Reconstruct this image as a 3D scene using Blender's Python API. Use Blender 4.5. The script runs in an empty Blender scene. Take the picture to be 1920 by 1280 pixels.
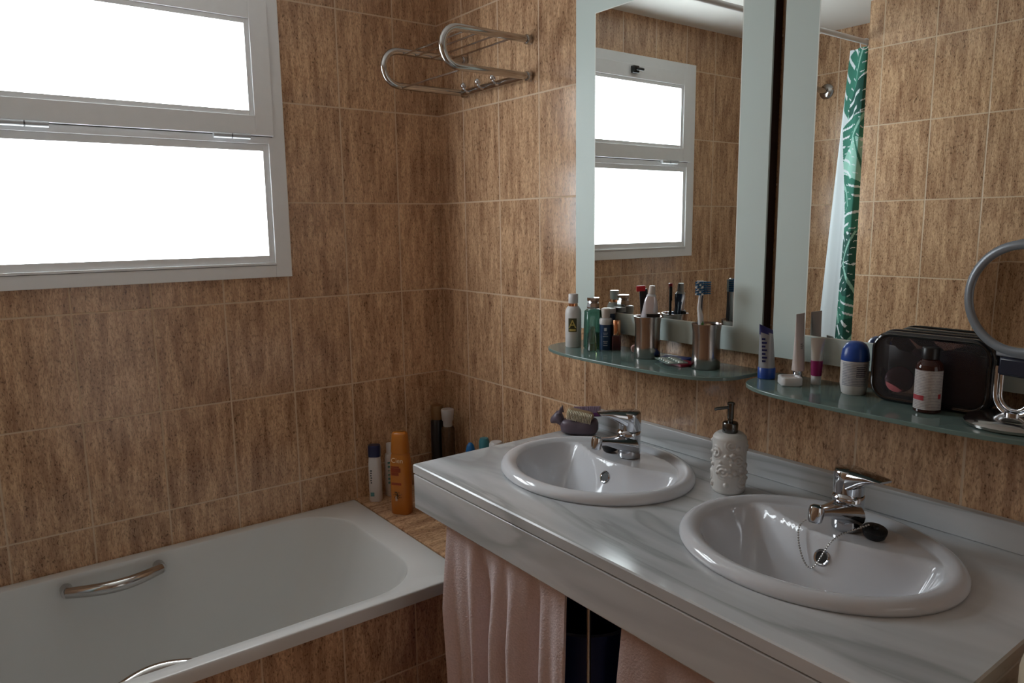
import bpy, bmesh, math, random
from math import pi, sin, cos, radians, sqrt, exp
from mathutils import Vector, Matrix, geometry

random.seed(7)
sc = bpy.context.scene
COL = sc.collection

# ------------------------------------------------------------------ camera
YAW, PITCH, ROLL = 0.64355, -0.15467, -0.01247
CAM = Vector((-1.4148, -2.2975, 1.4761))
fw = Vector((sin(YAW)*cos(PITCH), cos(YAW)*cos(PITCH), sin(PITCH)))
r0 = Vector((cos(YAW), -sin(YAW), 0)); u0 = r0.cross(fw)
rt = r0*cos(ROLL) + u0*sin(ROLL); up = -r0*sin(ROLL) + u0*cos(ROLL)
cd = bpy.data.cameras.new('camera'); cam = bpy.data.objects.new('camera', cd); COL.objects.link(cam)
cd.sensor_width = 36; cd.lens = 1393.8/1920*36; cd.clip_start = 0.02
cam.matrix_world = Matrix(((rt.x, up.x, -fw.x, CAM.x), (rt.y, up.y, -fw.y, CAM.y), (rt.z, up.z, -fw.z, CAM.z), (0, 0, 0, 1)))
sc.camera = cam

# ------------------------------------------------------------------ light and exposure
PANE_STRENGTH = 8.8
w = bpy.data.worlds.new('world'); sc.world = w; w.use_nodes = True
w.node_tree.nodes['Background'].inputs[0].default_value = (1.0, 0.97, 0.93, 1)
w.node_tree.nodes['Background'].inputs[1].default_value = 0.55  # background fill, let in through the added open doorway
sc.view_settings.view_transform = 'Standard'; sc.view_settings.look = 'None'
sc.view_settings.gamma = 1; sc.view_settings.use_curve_mapping = False
sc.view_settings.exposure = 0.45
pl = bpy.data.lights.new('fill_doorway_portal', 'AREA'); pl.shape = 'RECTANGLE'; pl.size = 0.8; pl.size_y = 2.05; pl.cycles.is_portal = True
plo = bpy.data.objects.new('fill_doorway_portal', pl); COL.objects.link(plo); plo.location = (-0.55, -3.40, 1.025); plo.rotation_euler = (radians(90), 0, 0)  # guides fill light through an unseen doorway left open behind the camera
sc.cycles.diffuse_bounces = 6; sc.cycles.max_bounces = 14; sc.cycles.transmission_bounces = 10
sc.cycles.caustics_reflective = False; sc.cycles.caustics_refractive = False

# ------------------------------------------------------------------ materials
def new_mat(name):
    m = bpy.data.materials.new(name); m.use_nodes = True
    return m, m.node_tree.nodes, m.node_tree.links, m.node_tree.nodes['Principled BSDF']

def pmat(name, col, rough=0.5, metal=0.0, trans=0.0, ior=1.45, spec=0.5, noise=None, bump=None, coat=0.0, sheen=0.0, alpha=1.0):
    m, N, L, b = new_mat(name)
    b.inputs['Base Color'].default_value = (*col, 1)
    b.inputs['Roughness'].default_value = rough; b.inputs['Metallic'].default_value = metal
    b.inputs['Transmission Weight'].default_value = trans; b.inputs['IOR'].default_value = ior
    b.inputs['Specular IOR Level'].default_value = spec; b.inputs['Coat Weight'].default_value = coat
    b.inputs['Sheen Weight'].default_value = sheen; b.inputs['Alpha'].default_value = alpha
    tc = N.new('ShaderNodeTexCoord')
    if noise:
        sc_, amt = noise
        n = N.new('ShaderNodeTexNoise'); n.inputs['Scale'].default_value = sc_; n.inputs['Detail'].default_value = 4
        L.new(tc.outputs['Object'], n.inputs['Vector'])
        mx = N.new('ShaderNodeMix'); mx.data_type = 'RGBA'
        mx.inputs['A'].default_value = (*[c*(1-amt) for c in col], 1); mx.inputs['B'].default_value = (*[min(1, c*(1+amt)) for c in col], 1)
        L.new(n.outputs['Fac'], mx.inputs['Factor']); L.new(mx.outputs['Result'], b.inputs['Base Color'])
    if bump:
        sc_, st = bump
        n = N.new('ShaderNodeTexNoise'); n.inputs['Scale'].default_value = sc_; n.inputs['Detail'].default_value = 3
        L.new(tc.outputs['Object'], n.inputs['Vector'])
        bp = N.new('ShaderNodeBump'); bp.inputs['Strength'].default_value = st; bp.inputs['Distance'].default_value = 0.002
        L.new(n.outputs['Fac'], bp.inputs['Height']); L.new(bp.outputs['Normal'], b.inputs['Normal'])
    return m

def tile_mat(name, ua, va, uo, vo, tw=0.2, th=0.3):
    """travertine-look ceramic tiles with pale grout; ua/va = world axes of the tile's width and height"""
    m, N, L, b = new_mat(name)
    geo = N.new('ShaderNodeNewGeometry'); sep = N.new('ShaderNodeSeparateXYZ'); L.new(geo.outputs['Position'], sep.inputs[0])
    def math_(op, a, bb=None, c=None):
        n = N.new('ShaderNodeMath'); n.operation = op
        for i, v in enumerate((a, bb, c)):
            if v is None: continue
            if isinstance(v, (int, float)): n.inputs[i].default_value = v
            else: L.new(v, n.inputs[i])
        return n.outputs[0]
    u = math_('DIVIDE', math_('SUBTRACT', sep.outputs[ua], uo), tw)
    v = math_('DIVIDE', math_('SUBTRACT', sep.outputs[va], vo), th)
    fu, fv, iu, iv = math_('FRACT', u), math_('FRACT', v), math_('FLOOR', u), math_('FLOOR', v)
    du = math_('MULTIPLY', math_('MINIMUM', fu, math_('SUBTRACT', 1.0, fu)), tw)
    dv = math_('MULTIPLY', math_('MINIMUM', fv, math_('SUBTRACT', 1.0, fv)), th)
    d = math_('MINIMUM', du, dv)
    mr = N.new('ShaderNodeMapRange'); mr.inputs['From Min'].default_value = 0.0017; mr.inputs['From Max'].default_value = 0.0029
    L.new(d, mr.inputs['Value']); tile = mr.outputs['Result']          # 0 in the grout, 1 on the tile
    cmb = N.new('ShaderNodeCombineXYZ'); L.new(iu, cmb.inputs[0]); L.new(iv, cmb.inputs[1])
    wn = N.new('ShaderNodeTexWhiteNoise'); wn.noise_dimensions = '2D'; L.new(cmb.outputs[0], wn.inputs['Vector'])
    h = math_('MULTIPLY', wn.outputs['Value'], 9.0)
    def noise(su, sv, det, rough, zoff):
        c = N.new('ShaderNodeCombineXYZ')
        L.new(math_('MULTIPLY', fu, tw*su), c.inputs[0]); L.new(math_('MULTIPLY', fv, th*sv), c.inputs[1]); L.new(math_('ADD', h, zoff), c.inputs[2])
        n = N.new('ShaderNodeTexNoise'); n.inputs['Scale'].default_value = 1.0; n.inputs['Detail'].default_value = det; n.inputs['Roughness'].default_value = rough
        L.new(c.outputs[0], n.inputs['Vector']); return n.outputs['Fac']
    def ramp(x, lo, hi):
        r = N.new('ShaderNodeMapRange'); r.inputs['From Min'].default_value = lo; r.inputs['From Max'].default_value = hi
        L.new(x, r.inputs['Value']); return r.outputs['Result']
    def mix(fac, a, bb):
        n = N.new('ShaderNodeMix'); n.data_type = 'RGBA'
        if isinstance(fac, float): n.inputs['Factor'].default_value = fac
        else: L.new(fac, n.inputs['Factor'])
        for k, x in (('A', a), ('B', bb)):
            if isinstance(x, tuple): n.inputs[k].default_value = (*x, 1)
            else: L.new(x, n.inputs[k])
        return n.outputs['Result']
    band = ramp(noise(34, 4.5, 4, 0.6, 0.0), 0.42, 0.66)
    streak = ramp(noise(105, 16, 5, 0.74, 3.0), 0.40, 0.68)
    grain = ramp(noise(300, 85, 3, 0.62, 5.0), 0.48, 0.63)
    dots = ramp(noise(230, 105, 2, 0.5, 7.0), 0.59, 0.67)
    col = mix(streak, (0.73, 0.485, 0.295), (0.48, 0.285, 0.165))
    col = mix(math_('MULTIPLY', band, 0.62), col, (0.215, 0.095, 0.050))
    col = mix(math_('MULTIPLY', grain, 0.50), col, (0.19, 0.085, 0.043))
    col = mix(math_('MULTIPLY', math_('MULTIPLY', dots, math_('ADD', math_('MULTIPLY', band, 0.6), 0.45)), 0.85), col, (0.085, 0.042, 0.022))
    col = mix(tile, (0.62, 0.46, 0.31), col)
    L.new(col, b.inputs['Base Color'])
    rg = N.new('ShaderNodeMapRange'); rg.inputs['To Min'].default_value = 0.7; rg.inputs['To Max'].default_value = 0.16
    L.new(tile, rg.inputs['Value']); L.new(rg.outputs['Result'], b.inputs['Roughness'])
    bp = N.new('ShaderNodeBump'); bp.inputs['Strength'].default_value = 0.5; bp.inputs['Distance'].default_value = 0.0012
    hh = math_('SUBTRACT', tile, math_('MULTIPLY', grain, 0.08))
    L.new(hh, bp.inputs['Height']); L.new(bp.outputs['Normal'], b.inputs['Normal'])
    return m

def marble_mat():
    m, N, L, b = new_mat('grey_veined_marble')
    tc = N.new('ShaderNodeTexCoord')
    mp = N.new('ShaderNodeMapping'); mp.inputs['Rotation'].default_value = (radians(28), 0.1, radians(8)); mp.inputs['Scale'].default_value = (7.0, 1.5, 9.0)
    L.new(tc.outputs['Object'], mp.inputs['Vector'])
    def nz(scale, det, dist):
        n = N.new('ShaderNodeTexNoise'); n.inputs['Scale'].default_value = scale; n.inputs['Detail'].default_value = det; n.inputs['Distortion'].default_value = dist
        L.new(mp.outputs[0], n.inputs['Vector']); return n.outputs['Fac']
    def rp(x, stops):
        r = N.new('ShaderNodeValToRGB'); r.color_ramp.elements[0].position = stops[0][0]; r.color_ramp.elements[0].color = (*stops[0][1], 1)
        r.color_ramp.elements[1].position = stops[-1][0]; r.color_ramp.elements[1].color = (*stops[-1][1], 1)
        for p, c in stops[1:-1]:
            e = r.color_ramp.elements.new(p); e.color = (*c, 1)
        L.new(x, r.inputs[0]); return r.outputs[0]
    base = rp(nz(1.0, 4, 0.45), [(0.27, (0.35, 0.375, 0.39)), (0.42, (0.52, 0.54, 0.56)), (0.55, (0.62, 0.64, 0.655)), (0.72, (0.68, 0.69, 0.70))])
    vein = rp(nz(0.6, 4.0, 0.9), [(0.44, (0, 0, 0)), (0.49, (0.55, 0.55, 0.55)), (0.515, (0.9, 0.9, 0.9)), (0.53, (0.3, 0.3, 0.3)), (0.60, (0, 0, 0))])
    mx = N.new('ShaderNodeMix'); mx.data_type = 'RGBA'; mx.inputs['B'].default_value = (0.33, 0.345, 0.345, 1)
    mu = N.new('ShaderNodeMath'); mu.operation = 'MULTIPLY'; mu.inputs[1].default_value = 0.85
    L.new(vein, mu.inputs[0]); L.new(mu.outputs[0], mx.inputs['Factor']); L.new(base, mx.inputs['A'])
    L.new(mx.outputs['Result'], b.inputs['Base Color']); b.inputs['Roughness'].default_value = 0.17
    return m

def emit_mat(name, col, strength):
    m, N, L, b = new_mat(name)
    b.inputs['Base Color'].default_value = (0.8, 0.8, 0.8, 1); b.inputs['Roughness'].default_value = 0.3
    b.inputs['Emission Color'].default_value = (*col, 1); b.inputs['Emission Strength'].default_value = strength
    return m

def lines_mat(name, paper, ink, scale, axis='Z', thresh=0.5):
    """a printed label: rows of illegible small print"""
    m, N, L, b = new_mat(name)
    tc = N.new('ShaderNodeTexCoord')
    wv = N.new('ShaderNodeTexWave'); wv.wave_type = 'BANDS'; wv.bands_direction = axis; wv.inputs['Scale'].default_value = scale
    L.new(tc.outputs['Object'], wv.inputs['Vector'])
    n = N.new('ShaderNodeTexNoise'); n.inputs['Scale'].default_value = scale*2.2; L.new(tc.outputs['Object'], n.inputs['Vector'])
    a = N.new('ShaderNodeMath'); a.operation = 'MULTIPLY'; L.new(wv.outputs['Fac'], a.inputs[0]); L.new(n.outputs['Fac'], a.inputs[1])
    g = N.new('ShaderNodeMath'); g.operation = 'GREATER_THAN'; g.inputs[1].default_value = thresh*0.6; L.new(a.outputs[0], g.inputs[0])
    mx = N.new('ShaderNodeMix'); mx.data_type = 'RGBA'; mx.inputs['A'].default_value = (*paper, 1); mx.inputs['B'].default_value = (*ink, 1)
    L.new(g.outputs[0], mx.inputs['Factor']); L.new(mx.outputs['Result'], b.inputs['Base Color']); b.inputs['Roughness'].default_value = 0.45
    return m

ROWZ = 2.155
M = {}
M['tile_right'] = tile_mat('tiles_right_wall', 'Y', 'Z', -0.1563, ROWZ)
M['tile_back'] = tile_mat('tiles_window_wall', 'X', 'Z', -0.1696, ROWZ)
M['tile_left'] = tile_mat('tiles_left_wall', 'Y', 'Z', -0.925, ROWZ)
M['tile_alcove'] = tile_mat('tiles_alcove_wall', 'Y', 'Z', -0.16, ROWZ)
M['tile_apron'] = tile_mat('tiles_bath_front', 'X', 'Z', -0.5415, 0.336)
M['tile_ledge'] = tile_mat('tiles_ledge', 'Y', 'X', -0.70, -0.385, 0.72, 0.42)
M['tile_floor'] = tile_mat('tiles_floor', 'X', 'Y', 0.0, 0.0, 0.3, 0.3)
M['plaster'] = pmat('white_ceiling_paint', (0.78, 0.77, 0.74), 0.8, noise=(3, 0.03))
M['wood_door'] = pmat('door_paint', (0.55, 0.50, 0.42), 0.5, noise=(8, 0.08))
M['alu'] = pmat('white_window_aluminium', (0.78, 0.79, 0.795), 0.38, noise=(40, 0.03))
M['hinge'] = pmat('hinge_metal', (0.42, 0.43, 0.44), 0.4, 0.3)
M['gasket'] = pmat('dark_joint', (0.10, 0.10, 0.10), 0.7)
M['pane'] = emit_mat('frosted_pane_daylight', (0.88, 0.955, 1.0), PANE_STRENGTH)
M['chrome'] = pmat('chrome', (0.60, 0.61, 0.64), 0.07, 1.0)
M['dullchrome'] = pmat('aged_chrome', (0.50, 0.48, 0.46), 0.16, 1.0)
M['steel'] = pmat('brushed_steel', (0.44, 0.39, 0.37), 0.20, 1.0, bump=(240, 0.06))
M['black'] = pmat('black_plastic', (0.012, 0.012, 0.013), 0.35)
M['rubber'] = pmat('black_rubber', (0.010, 0.010, 0.012), 0.5)
M['enamel'] = pmat('white_bath_enamel', (0.68, 0.69, 0.68), 0.14, coat=0.2)
M['ceramic'] = pmat('white_glazed_ceramic', (0.65, 0.665, 0.70), 0.07, coat=0.3)
M['marble'] = marble_mat()
M['mirror'] = pmat('mirror_silver', (0.86, 0.89, 0.87), 0.0, 1.0)
M['frost'] = pmat('frosted_mirror_border', (0.56, 0.65, 0.62), 0.5, 0.0, noise=(2.5, 0.04))
M['darkwood'] = pmat('dark_brown_backboard', (0.035, 0.016, 0.014), 0.5, noise=(20, 0.3))
M['shelfglass'] = pmat('green_frosted_shelf_glass', (0.23, 0.34, 0.315), 0.10, trans=0.35, noise=(6, 0.08))
M['glassclear'] = pmat('clear_glass', (0.86, 0.93, 0.88), 0.02, trans=0.95)
M['terry'] = pmat('pink_terry', (0.70, 0.585, 0.60), 0.95, sheen=0.3, noise=(230, 0.16), bump=(230, 1.0))
M['terry2'] = pmat('mauve_terry', (0.58, 0.46, 0.45), 0.95, sheen=0.3, noise=(230, 0.16), bump=(230, 1.0))

# ------------------------------------------------------------------ builders
def finish(name, bm, mats, parent=None, smooth=True, angle=40, bevel=None, loc=None, rot=None):
    me = bpy.data.meshes.new(name); bmesh.ops.recalc_face_normals(bm, faces=bm.faces[:]); bm.to_mesh(me); bm.free()
    if not isinstance(mats, (list, tuple)): mats = [mats]
    for m in mats: me.materials.append(m)
    o = bpy.data.objects.new(name, me); COL.objects.link(o)
    if smooth:
        me.shade_smooth(); me.set_sharp_from_angle(angle=radians(angle))
    if bevel:
        md = o.modifiers.new('bevel', 'BEVEL'); md.width = bevel; md.segments = 3; md.limit_method = 'ANGLE'; md.angle_limit = radians(35)
    if parent is not None: o.parent = parent
    if loc is not None: o.location = loc
    if rot is not None: o.rotation_euler = rot
    return o

def thing(name, label, cat, loc=(0, 0, 0), rotz=0.0, group=None):
    o = bpy.data.objects.new(name, None); COL.objects.link(o); o.empty_display_size = 0.05
    o.location = loc; o.rotation_euler = (0, 0, rotz); o['label'] = label; o['category'] = cat
    if group: o['group'] = group
    return o
def tag(o, label, cat, group=None):
    o['label'] = label; o['category'] = cat
    if group: o['group'] = group
    return o
def struct(o):
    o['kind'] = 'structure'; return o

def box(bm, a, b, mi=0):
    x0, y0, z0 = a; x1, y1, z1 = b
    v = [bm.verts.new(p) for p in ((x0, y0, z0), (x1, y0, z0), (x1, y1, z0), (x0, y1, z0), (x0, y0, z1), (x1, y0, z1), (x1, y1, z1), (x0, y1, z1))]
    for f in ((0, 3, 2, 1), (4, 5, 6, 7), (0, 1, 5, 4), (1, 2, 6, 5), (2, 3, 7, 6), (3, 0, 4, 7)):
        bm.faces.new([v[i] for i in f]).material_index = mi
def B(*boxes):
    bm = bmesh.new()
    for b in boxes: box(bm, *b)
    return bm

def loft(bm, loops, cap0=True, cap1=True, closed=True, mi=0):
    rings = [[bm.verts.new(p) for p in lp] for lp in loops]
    n = len(rings[0])
    for a, b in zip(rings, rings[1:]):
        for i in range(n if closed else n-1):
            j = (i+1) % n
            bm.faces.new((a[i], a[j], b[j], b[i])).material_index = mi
    if cap0: bm.faces.new(rings[0][::-1]).material_index = mi
    if cap1: bm.faces.new(rings[-1]).material_index = mi
    return rings

def lathe(prof, n=40, bm=None, c=(0, 0, 0), sx=1.0, sy=1.0, mi=0):
    """profile (r, z) from bottom to top; r<=0 ends are closed"""
    bm = bm or bmesh.new()
    loops = [[(c[0]+max(r, 1e-4)*cos(2*pi*i/n)*sx, c[1]+max(r, 1e-4)*sin(2*pi*i/n)*sy, c[2]+z) for i in range(n)] for r, z in prof]
    loft(bm, loops, mi=mi); return bm

def rounded_prof(r, h, b=0.002):
    return [(r-b, 0), (r-b*0.3, b*0.3), (r, b), (r, h-b), (r-b*0.3, h-b*0.3), (r-b, h)]

def tube(bm, pts, r, n=12, closed=False, mi=0, taper=None, flat=1.0):
    P = [Vector(p) for p in pts]; loops = []; nrm = None
    for i, p in enumerate(P):
        if closed: t = (P[(i+1) % len(P)]-P[i-1]).normalized()
        else: t = (P[min(i+1, len(P)-1)]-P[max(i-1, 0)]).normalized()
        if nrm is None:
            a = Vector((0, 0, 1)) if abs(t.z) < 0.9 else Vector((1, 0, 0))
            nrm = (a - t*a.dot(t)).normalized()
        else: nrm = (nrm - t*nrm.dot(t)).normalized()
        bn = t.cross(nrm); rr = r*(taper[i] if taper else 1)
        loops.append([p + nrm*(cos(2*pi*k/n)*rr*flat) + bn*(sin(2*pi*k/n)*rr) for k in range(n)])
    if closed: loops.append(loops[0]); 
    loft(bm, loops, cap0=not closed, cap1=not closed, mi=mi)
    if closed: bmesh.ops.remove_doubles(bm, verts=bm.verts[:], dist=1e-6)
    return bm

def arc(c, r, a0, a1, ax, ay, n=12):
    c, ax, ay = Vector(c), Vector(ax), Vector(ay)
    return [c + ax*(r*cos(a0+(a1-a0)*i/n)) + ay*(r*sin(a0+(a1-a0)*i/n)) for i in range(n+1)]

def rrect(hx, hy, r, n=8):
    pts = []
    for cx, cy, a in ((hx-r, hy-r, 0), (-hx+r, hy-r, pi/2), (-hx+r, -hy+r, pi), (hx-r, -hy+r, 1.5*pi)):
        for i in range(n+1):
            t = a + pi/2*i/n; pts.append((cx+r*cos(t), cy+r*sin(t)))
    return pts

def patch(r, a0, a1, z0, z1, sy=1.0, n=14, bm=None, c=(0, 0), mi=0, th=0.0004):
    """a label wrapped on a cylinder"""
    bm = bm or bmesh.new()
    lo = []
    for i in range(n+1):
        a = a0+(a1-a0)*i/n
        lo.append([(c[0]+rr*cos(a), c[1]+rr*sin(a)*sy, z) for rr, z in ((r, z0), (r+th, z0), (r+th, z1), (r, z1))])
    loft(bm, lo, mi=mi); return bm

def sheet(fn, nu, nv, th, facemat=None):
    """a closed thin sheet from fn(u,v) -> point"""
    bm = bmesh.new(); e = 1e-3
    G = [[None]*(nv+1) for _ in range(nu+1)]; K = [[None]*(nv+1) for _ in range(nu+1)]
    for i in range(nu+1):
        for j in range(nv+1):
            u, v = i/nu, j/nv
            p = Vector(fn(u, v)); a = Vector(fn(min(u+e, 1), v))-Vector(fn(max(u-e, 0), v)); b = Vector(fn(u, min(v+e, 1)))-Vector(fn(u, max(v-e, 0)))
            n = a.cross(b).normalized()
            G[i][j] = bm.verts.new(p+n*th/2); K[i][j] = bm.verts.new(p-n*th/2)
    for i in range(nu):
        for j in range(nv):
            f = bm.faces.new((G[i][j], G[i+1][j], G[i+1][j+1], G[i][j+1])); g = bm.faces.new((K[i][j], K[i][j+1], K[i+1][j+1], K[i+1][j]))
            if facemat:
                f.material_index = facemat((i+.5)/nu, (j+.5)/nv, 0); g.material_index = facemat((i+.5)/nu, (j+.5)/nv, 1)
    for i in range(nu):
        bm.faces.new((G[i][0], K[i][0], K[i+1][0], G[i+1][0])); bm.faces.new((G[i][nv], G[i+1][nv], K[i+1][nv], K[i][nv]))
    for j in range(nv):
        bm.faces.new((G[0][j], G[0][j+1], K[0][j+1], K[0][j])); bm.faces.new((G[nu][j], K[nu][j], K[nu][j+1], G[nu][j+1]))
    return bm

def text_mesh(name, body, size, mat, parent, matrix, extrude=0.0003):
    cu = bpy.data.curves.new(name, 'FONT'); cu.body = body; cu.size = size; cu.extrude = extrude; cu.align_x = 'CENTER'; cu.align_y = 'CENTER'
    tmp = bpy.data.objects.new(name, cu); COL.objects.link(tmp); bpy.context.view_layer.update()
    me = bpy.data.meshes.new_from_object(tmp.evaluated_get(bpy.context.evaluated_depsgraph_get()))
    bpy.data.objects.remove(tmp); me.name = name; me.materials.clear(); me.materials.append(mat)
    o = bpy.data.objects.new(name, me); COL.objects.link(o); o.parent = parent; o.matrix_local = matrix
    return o
def facing(ang, r, z, spin=0.0):
    """matrix placing flat lettering on the side of a body at angle ang, radius r"""
    n = Vector((cos(ang), sin(ang), 0)); x = Vector((-sin(ang), cos(ang), 0)); y = Vector((0, 0, 1))
    m = Matrix(((x.x, y.x, n.x, n.x*r), (x.y, y.y, n.y, n.y*r), (x.z, y.z, n.z, z), (0, 0, 0, 1)))
    return m @ Matrix.Rotation(spin, 4, 'Z')

# ================================================================== the room
XL, YS, XA, YF, HC = -1.68, -0.665, -2.0, -3.3, 2.34
WX0, WX1, WZ0, WZ1 = -1.416, -0.561, 1.3275, 2.175
hx0, hx1, hz0, hz1 = WX0+.02, WX1-.02, WZ0+.02, WZ1-.02
struct(finish('wall_right', B(((0, YF, 0), (0.12, 0.12, HC))), M['tile_right'], smooth=False))
struct(finish('wall_back', B(((XA, 0, 0), (hx0, 0.12, HC)), ((hx1, 0, 0), (0, 0.12, HC)), ((hx0, 0, 0), (hx1, 0.12, hz0)), ((hx0, 0, hz1), (hx1, 0.12, HC))), M['tile_back'], smooth=False))
struct(finish('wall_left', B(((XL-.44, YF, 0), (XL, YS, HC))), M['tile_left'], smooth=False))
struct(finish('wall_alcove', B(((XA-.12, YS, 0), (XA, 0.12, HC))), M['tile_alcove'], smooth=False))
struct(finish('wall_front', B(((XL, YF-.12, 0), (-0.95, YF, HC)), ((-0.15, YF-.12, 0), (0, YF, HC)), ((-0.95, YF-.12, 2.05), (-0.15, YF, HC))), M['tile_alcove'], smooth=False))  # unseen doorway cut in this wall to let in fill light
struct(finish('floor', B(((XA-.12, YF-.12, -0.1), (0.12, 0.12, 0))), M['tile_floor'], smooth=False))
struct(finish('ceiling', B(((XA-.12, YF-.12, HC), (0.12, 0.12, HC+.1))), M['plaster'], smooth=False))
struct(finish('trim_3', B(((-1.02, YF-.135, 0), (-0.95, YF+.012, 2.12)), ((-0.15, YF-.135, 0), (-0.08, YF+.012, 2.12)), ((-0.95, YF-.135, 2.05), (-0.15, YF+.012, 2.12))), M['wood_door'], bevel=0.003))  # casing around the added fill doorway
# tiled bath front and the tiled ledge at the bath's foot
struct(finish('wall_bath', B(((XA, -0.70, 0), (0, -0.675, 0.515))), M['tile_apron'], smooth=False))
struct(finish('trim_2', B(((-0.378, -0.675, 0), (0, 0, 0.5185))), M['tile_apron'], smooth=False))
struct(finish('trim_1', B(((-0.379, -0.702, 0.519), (-0.0005, -0.0005, 0.55))), M['tile_ledge'], bevel=0.0015))

# ------------------------------------------------------------------ window
win = struct(finish('window_1', B(((WX0, -0.016, WZ0), (WX0+.05, 0.055, WZ1)), ((WX1-.05, -0.016, WZ0), (WX1, 0.055, WZ1)),
      ((WX0+.05, -0.016, WZ0), (WX1-.05, 0.055, WZ0+.045)), ((WX0+.05, -0.016, WZ1-.05), (WX1-.05, 0.055, WZ1)),
      ((WX0+.05, -0.016, 1.727), (WX1-.05, 0.055, 1.79))), M['alu'], bevel=0.0012))
def ring(x0, x1, z0, z1, X0, X1, Z0, Z1, ya, yb):
    return B(((X0, ya, Z0), (x0, yb, Z1)), ((x1, ya, Z0), (X1, yb, Z1)), ((x0, ya, Z0), (x1, yb, z0)), ((x0, ya, z1), (x1, yb, Z1)))
SX0, SX1, SZ0, SZ1 = WX0+.036, -0.5975, 1.750, 2.133
PX0, PX1, PZ0, PZ1 = -1.311, -0.666, 1.8205, 2.0645
finish('sash', ring(PX0-.014, PX1+.014, PZ0-.014, PZ1+.014, SX0, SX1, SZ0, SZ1, -0.028, 0.02), M['alu'], win, bevel=0.0012)
finish('glazing_bead', ring(PX0, PX1, PZ0, PZ1, PX0-.0135, PX1+.0135, PZ0-.0135, PZ1+.0135, -0.023, 0.02), M['alu'], win, bevel=0.0007)
finish('pane', B(((PX0-.006, 0.004, PZ0-.006), (PX1+.006, 0.010, PZ1+.006))), M['pane'], win)
QX0, QX1, QZ0, QZ1 = -1.349, -0.628, 1.394, 1.7065
finish('glazing_bead', ring(QX0, QX1, QZ0, QZ1, WX0+.0505, WX1-.0505, WZ0+.0455, 1.7265, -0.010, 0.02), M['alu'], win, bevel=0.0007)
finish('pane', B(((QX0-.006, 0.010, QZ0-.006), (QX1+.006, 0.016, QZ1+.006))), M['pane'], win)
finish('sill_seal', B(((QX0-.02, -0.0172, 1.364), (QX1+.02, -0.0155, 1.3655)), ((SX0+.01, -0.0175, 1.7472), (SX1-.002, -0.0155, 1.7495))), M['gasket'], win)
for hx in (-1.2316, -0.7235):
    hg = finish('hinge', tube(tube(bmesh.new(), [(hx-.052, -0.033, 1.744), (hx-.002, -0.033, 1.744)], 0.0080), [(hx+.002, -0.033, 1.744), (hx+.052, -0.033, 1.744)], 0.0080), M['hinge'], win)
    finish('hinge_pin', tube(bmesh.new(), [(hx-.0022, -0.033, 1.744), (hx+.0022, -0.033, 1.744)], 0.0065), M['gasket'], hg)
lt = B(((-1.02, -0.047, 2.094), (-0.985, -0.0285, 2.124))); tube(lt, [(-1.0, -0.046, 2.110), (-1.012, -0.06, 2.108), (-1.028, -0.064, 2.106)], 0.006)
finish('latch', lt, M['black'], win, bevel=0.004)

# ------------------------------------------------------------------ bath
def bathtub():
    t = thing('bathtub', 'white enamelled bathtub built in under the window behind a tiled front', 'bathtub', (-1.19, -0.355, 0))
    hx, hy = 0.809, 0.354
    inner = rrect(0.714, 0.313, 0.17, 16)
    angs = [math.atan2(y, x) for x, y in inner]
    corners = [math.atan2(sy*hy, sx*hx) for sx in (1, -1) for sy in (1, -1)]
    # snap the nearest sample to each outer corner so the outer rectangle stays sharp
    for c in corners:
        k = min(range(len(angs)), key=lambda i: abs(math.atan2(sin(angs[i]-c), cos(angs[i]-c)))); angs[k] = c
    def rect(a, hx, hy):
        s = min(hx/max(abs(cos(a)), 1e-9), hy/max(abs(sin(a)), 1e-9)); return (s*cos(a), s*sin(a))
    bot = [(0.0 + x, y) for x, y in rrect(0.515, 0.215, 0.13, 16)]
    bot = [(x*(1.0) - 0.03, y) for x, y in bot]
    L = []
    def outer(dx, z): L.append([(*rect(a, hx-dx, hy-dx), z) for a in angs])
    outer(0.016, 0.5155); outer(0.0, 0.5155); outer(0.0, 0.5445); outer(0.0012, 0.5475); outer(0.004, 0.5485)
    prof = [(-0.022, 0.5485), (-0.010, 0.5472), (0.0, 0.542), (0.02, 0.530), (0.05, 0.505), (0.12, 0.452), (0.28, 0.36), (0.48, 0.265), (0.66, 0.205), (0.80, 0.175), (0.92, 0.160), (1.0, 0.156)]
    for s, z in prof: L.append([(ix+(bx-ix)*s, iy+(by-iy)*s, z) for (ix, iy), (bx, by) in zip(inner, bot)])
    for k in (0.7, 0.35, 0.05): L.append([(bx*k-0.03*(1-k), by*k, 0.155-0.004*(1-k)) for bx, by in bot])
    bm = bmesh.new(); loft(bm, L, cap0=False)
    finish('tub', bm, M['enamel'], t, angle=50)
    dr = lathe([(0.0, 0), (0.033, 0), (0.033, 0.003), (0.024, 0.004), (0.02, 0.001), (0, 0.001)], 28)
    finish('drain', dr, M['chrome'], t, loc=(-0.42, 0, 0.152))
    def grip(y0, sgn, zg):
        pts = []
        for i in range(25):
            s = i/24; x = -1.138-0.116+0.232*s
            dep = 0.050*sin(pi*s)
            pts.append((x+1.19, y0+sgn*dep+.355, zg+0.006*sin(pi*s)))
        bm = tube(bmesh.new(), pts, 0.0155, 16, taper=[0.95+0.15*sin(pi*i/24) for i in range(25)])
        for e in (0, -1):
            x, y, z = pts[e]
            tube(bm, [(x, y-sgn*0.03, z), (x, y+sgn*0.002, z)], 0.0158, 16)
        g = finish('grip_handle', bm, M['dullchrome'], t); return g
    grip(-0.080, -1, 0.516); grip(-0.612, 1, 0.480)
    return t
bathtub()

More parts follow.
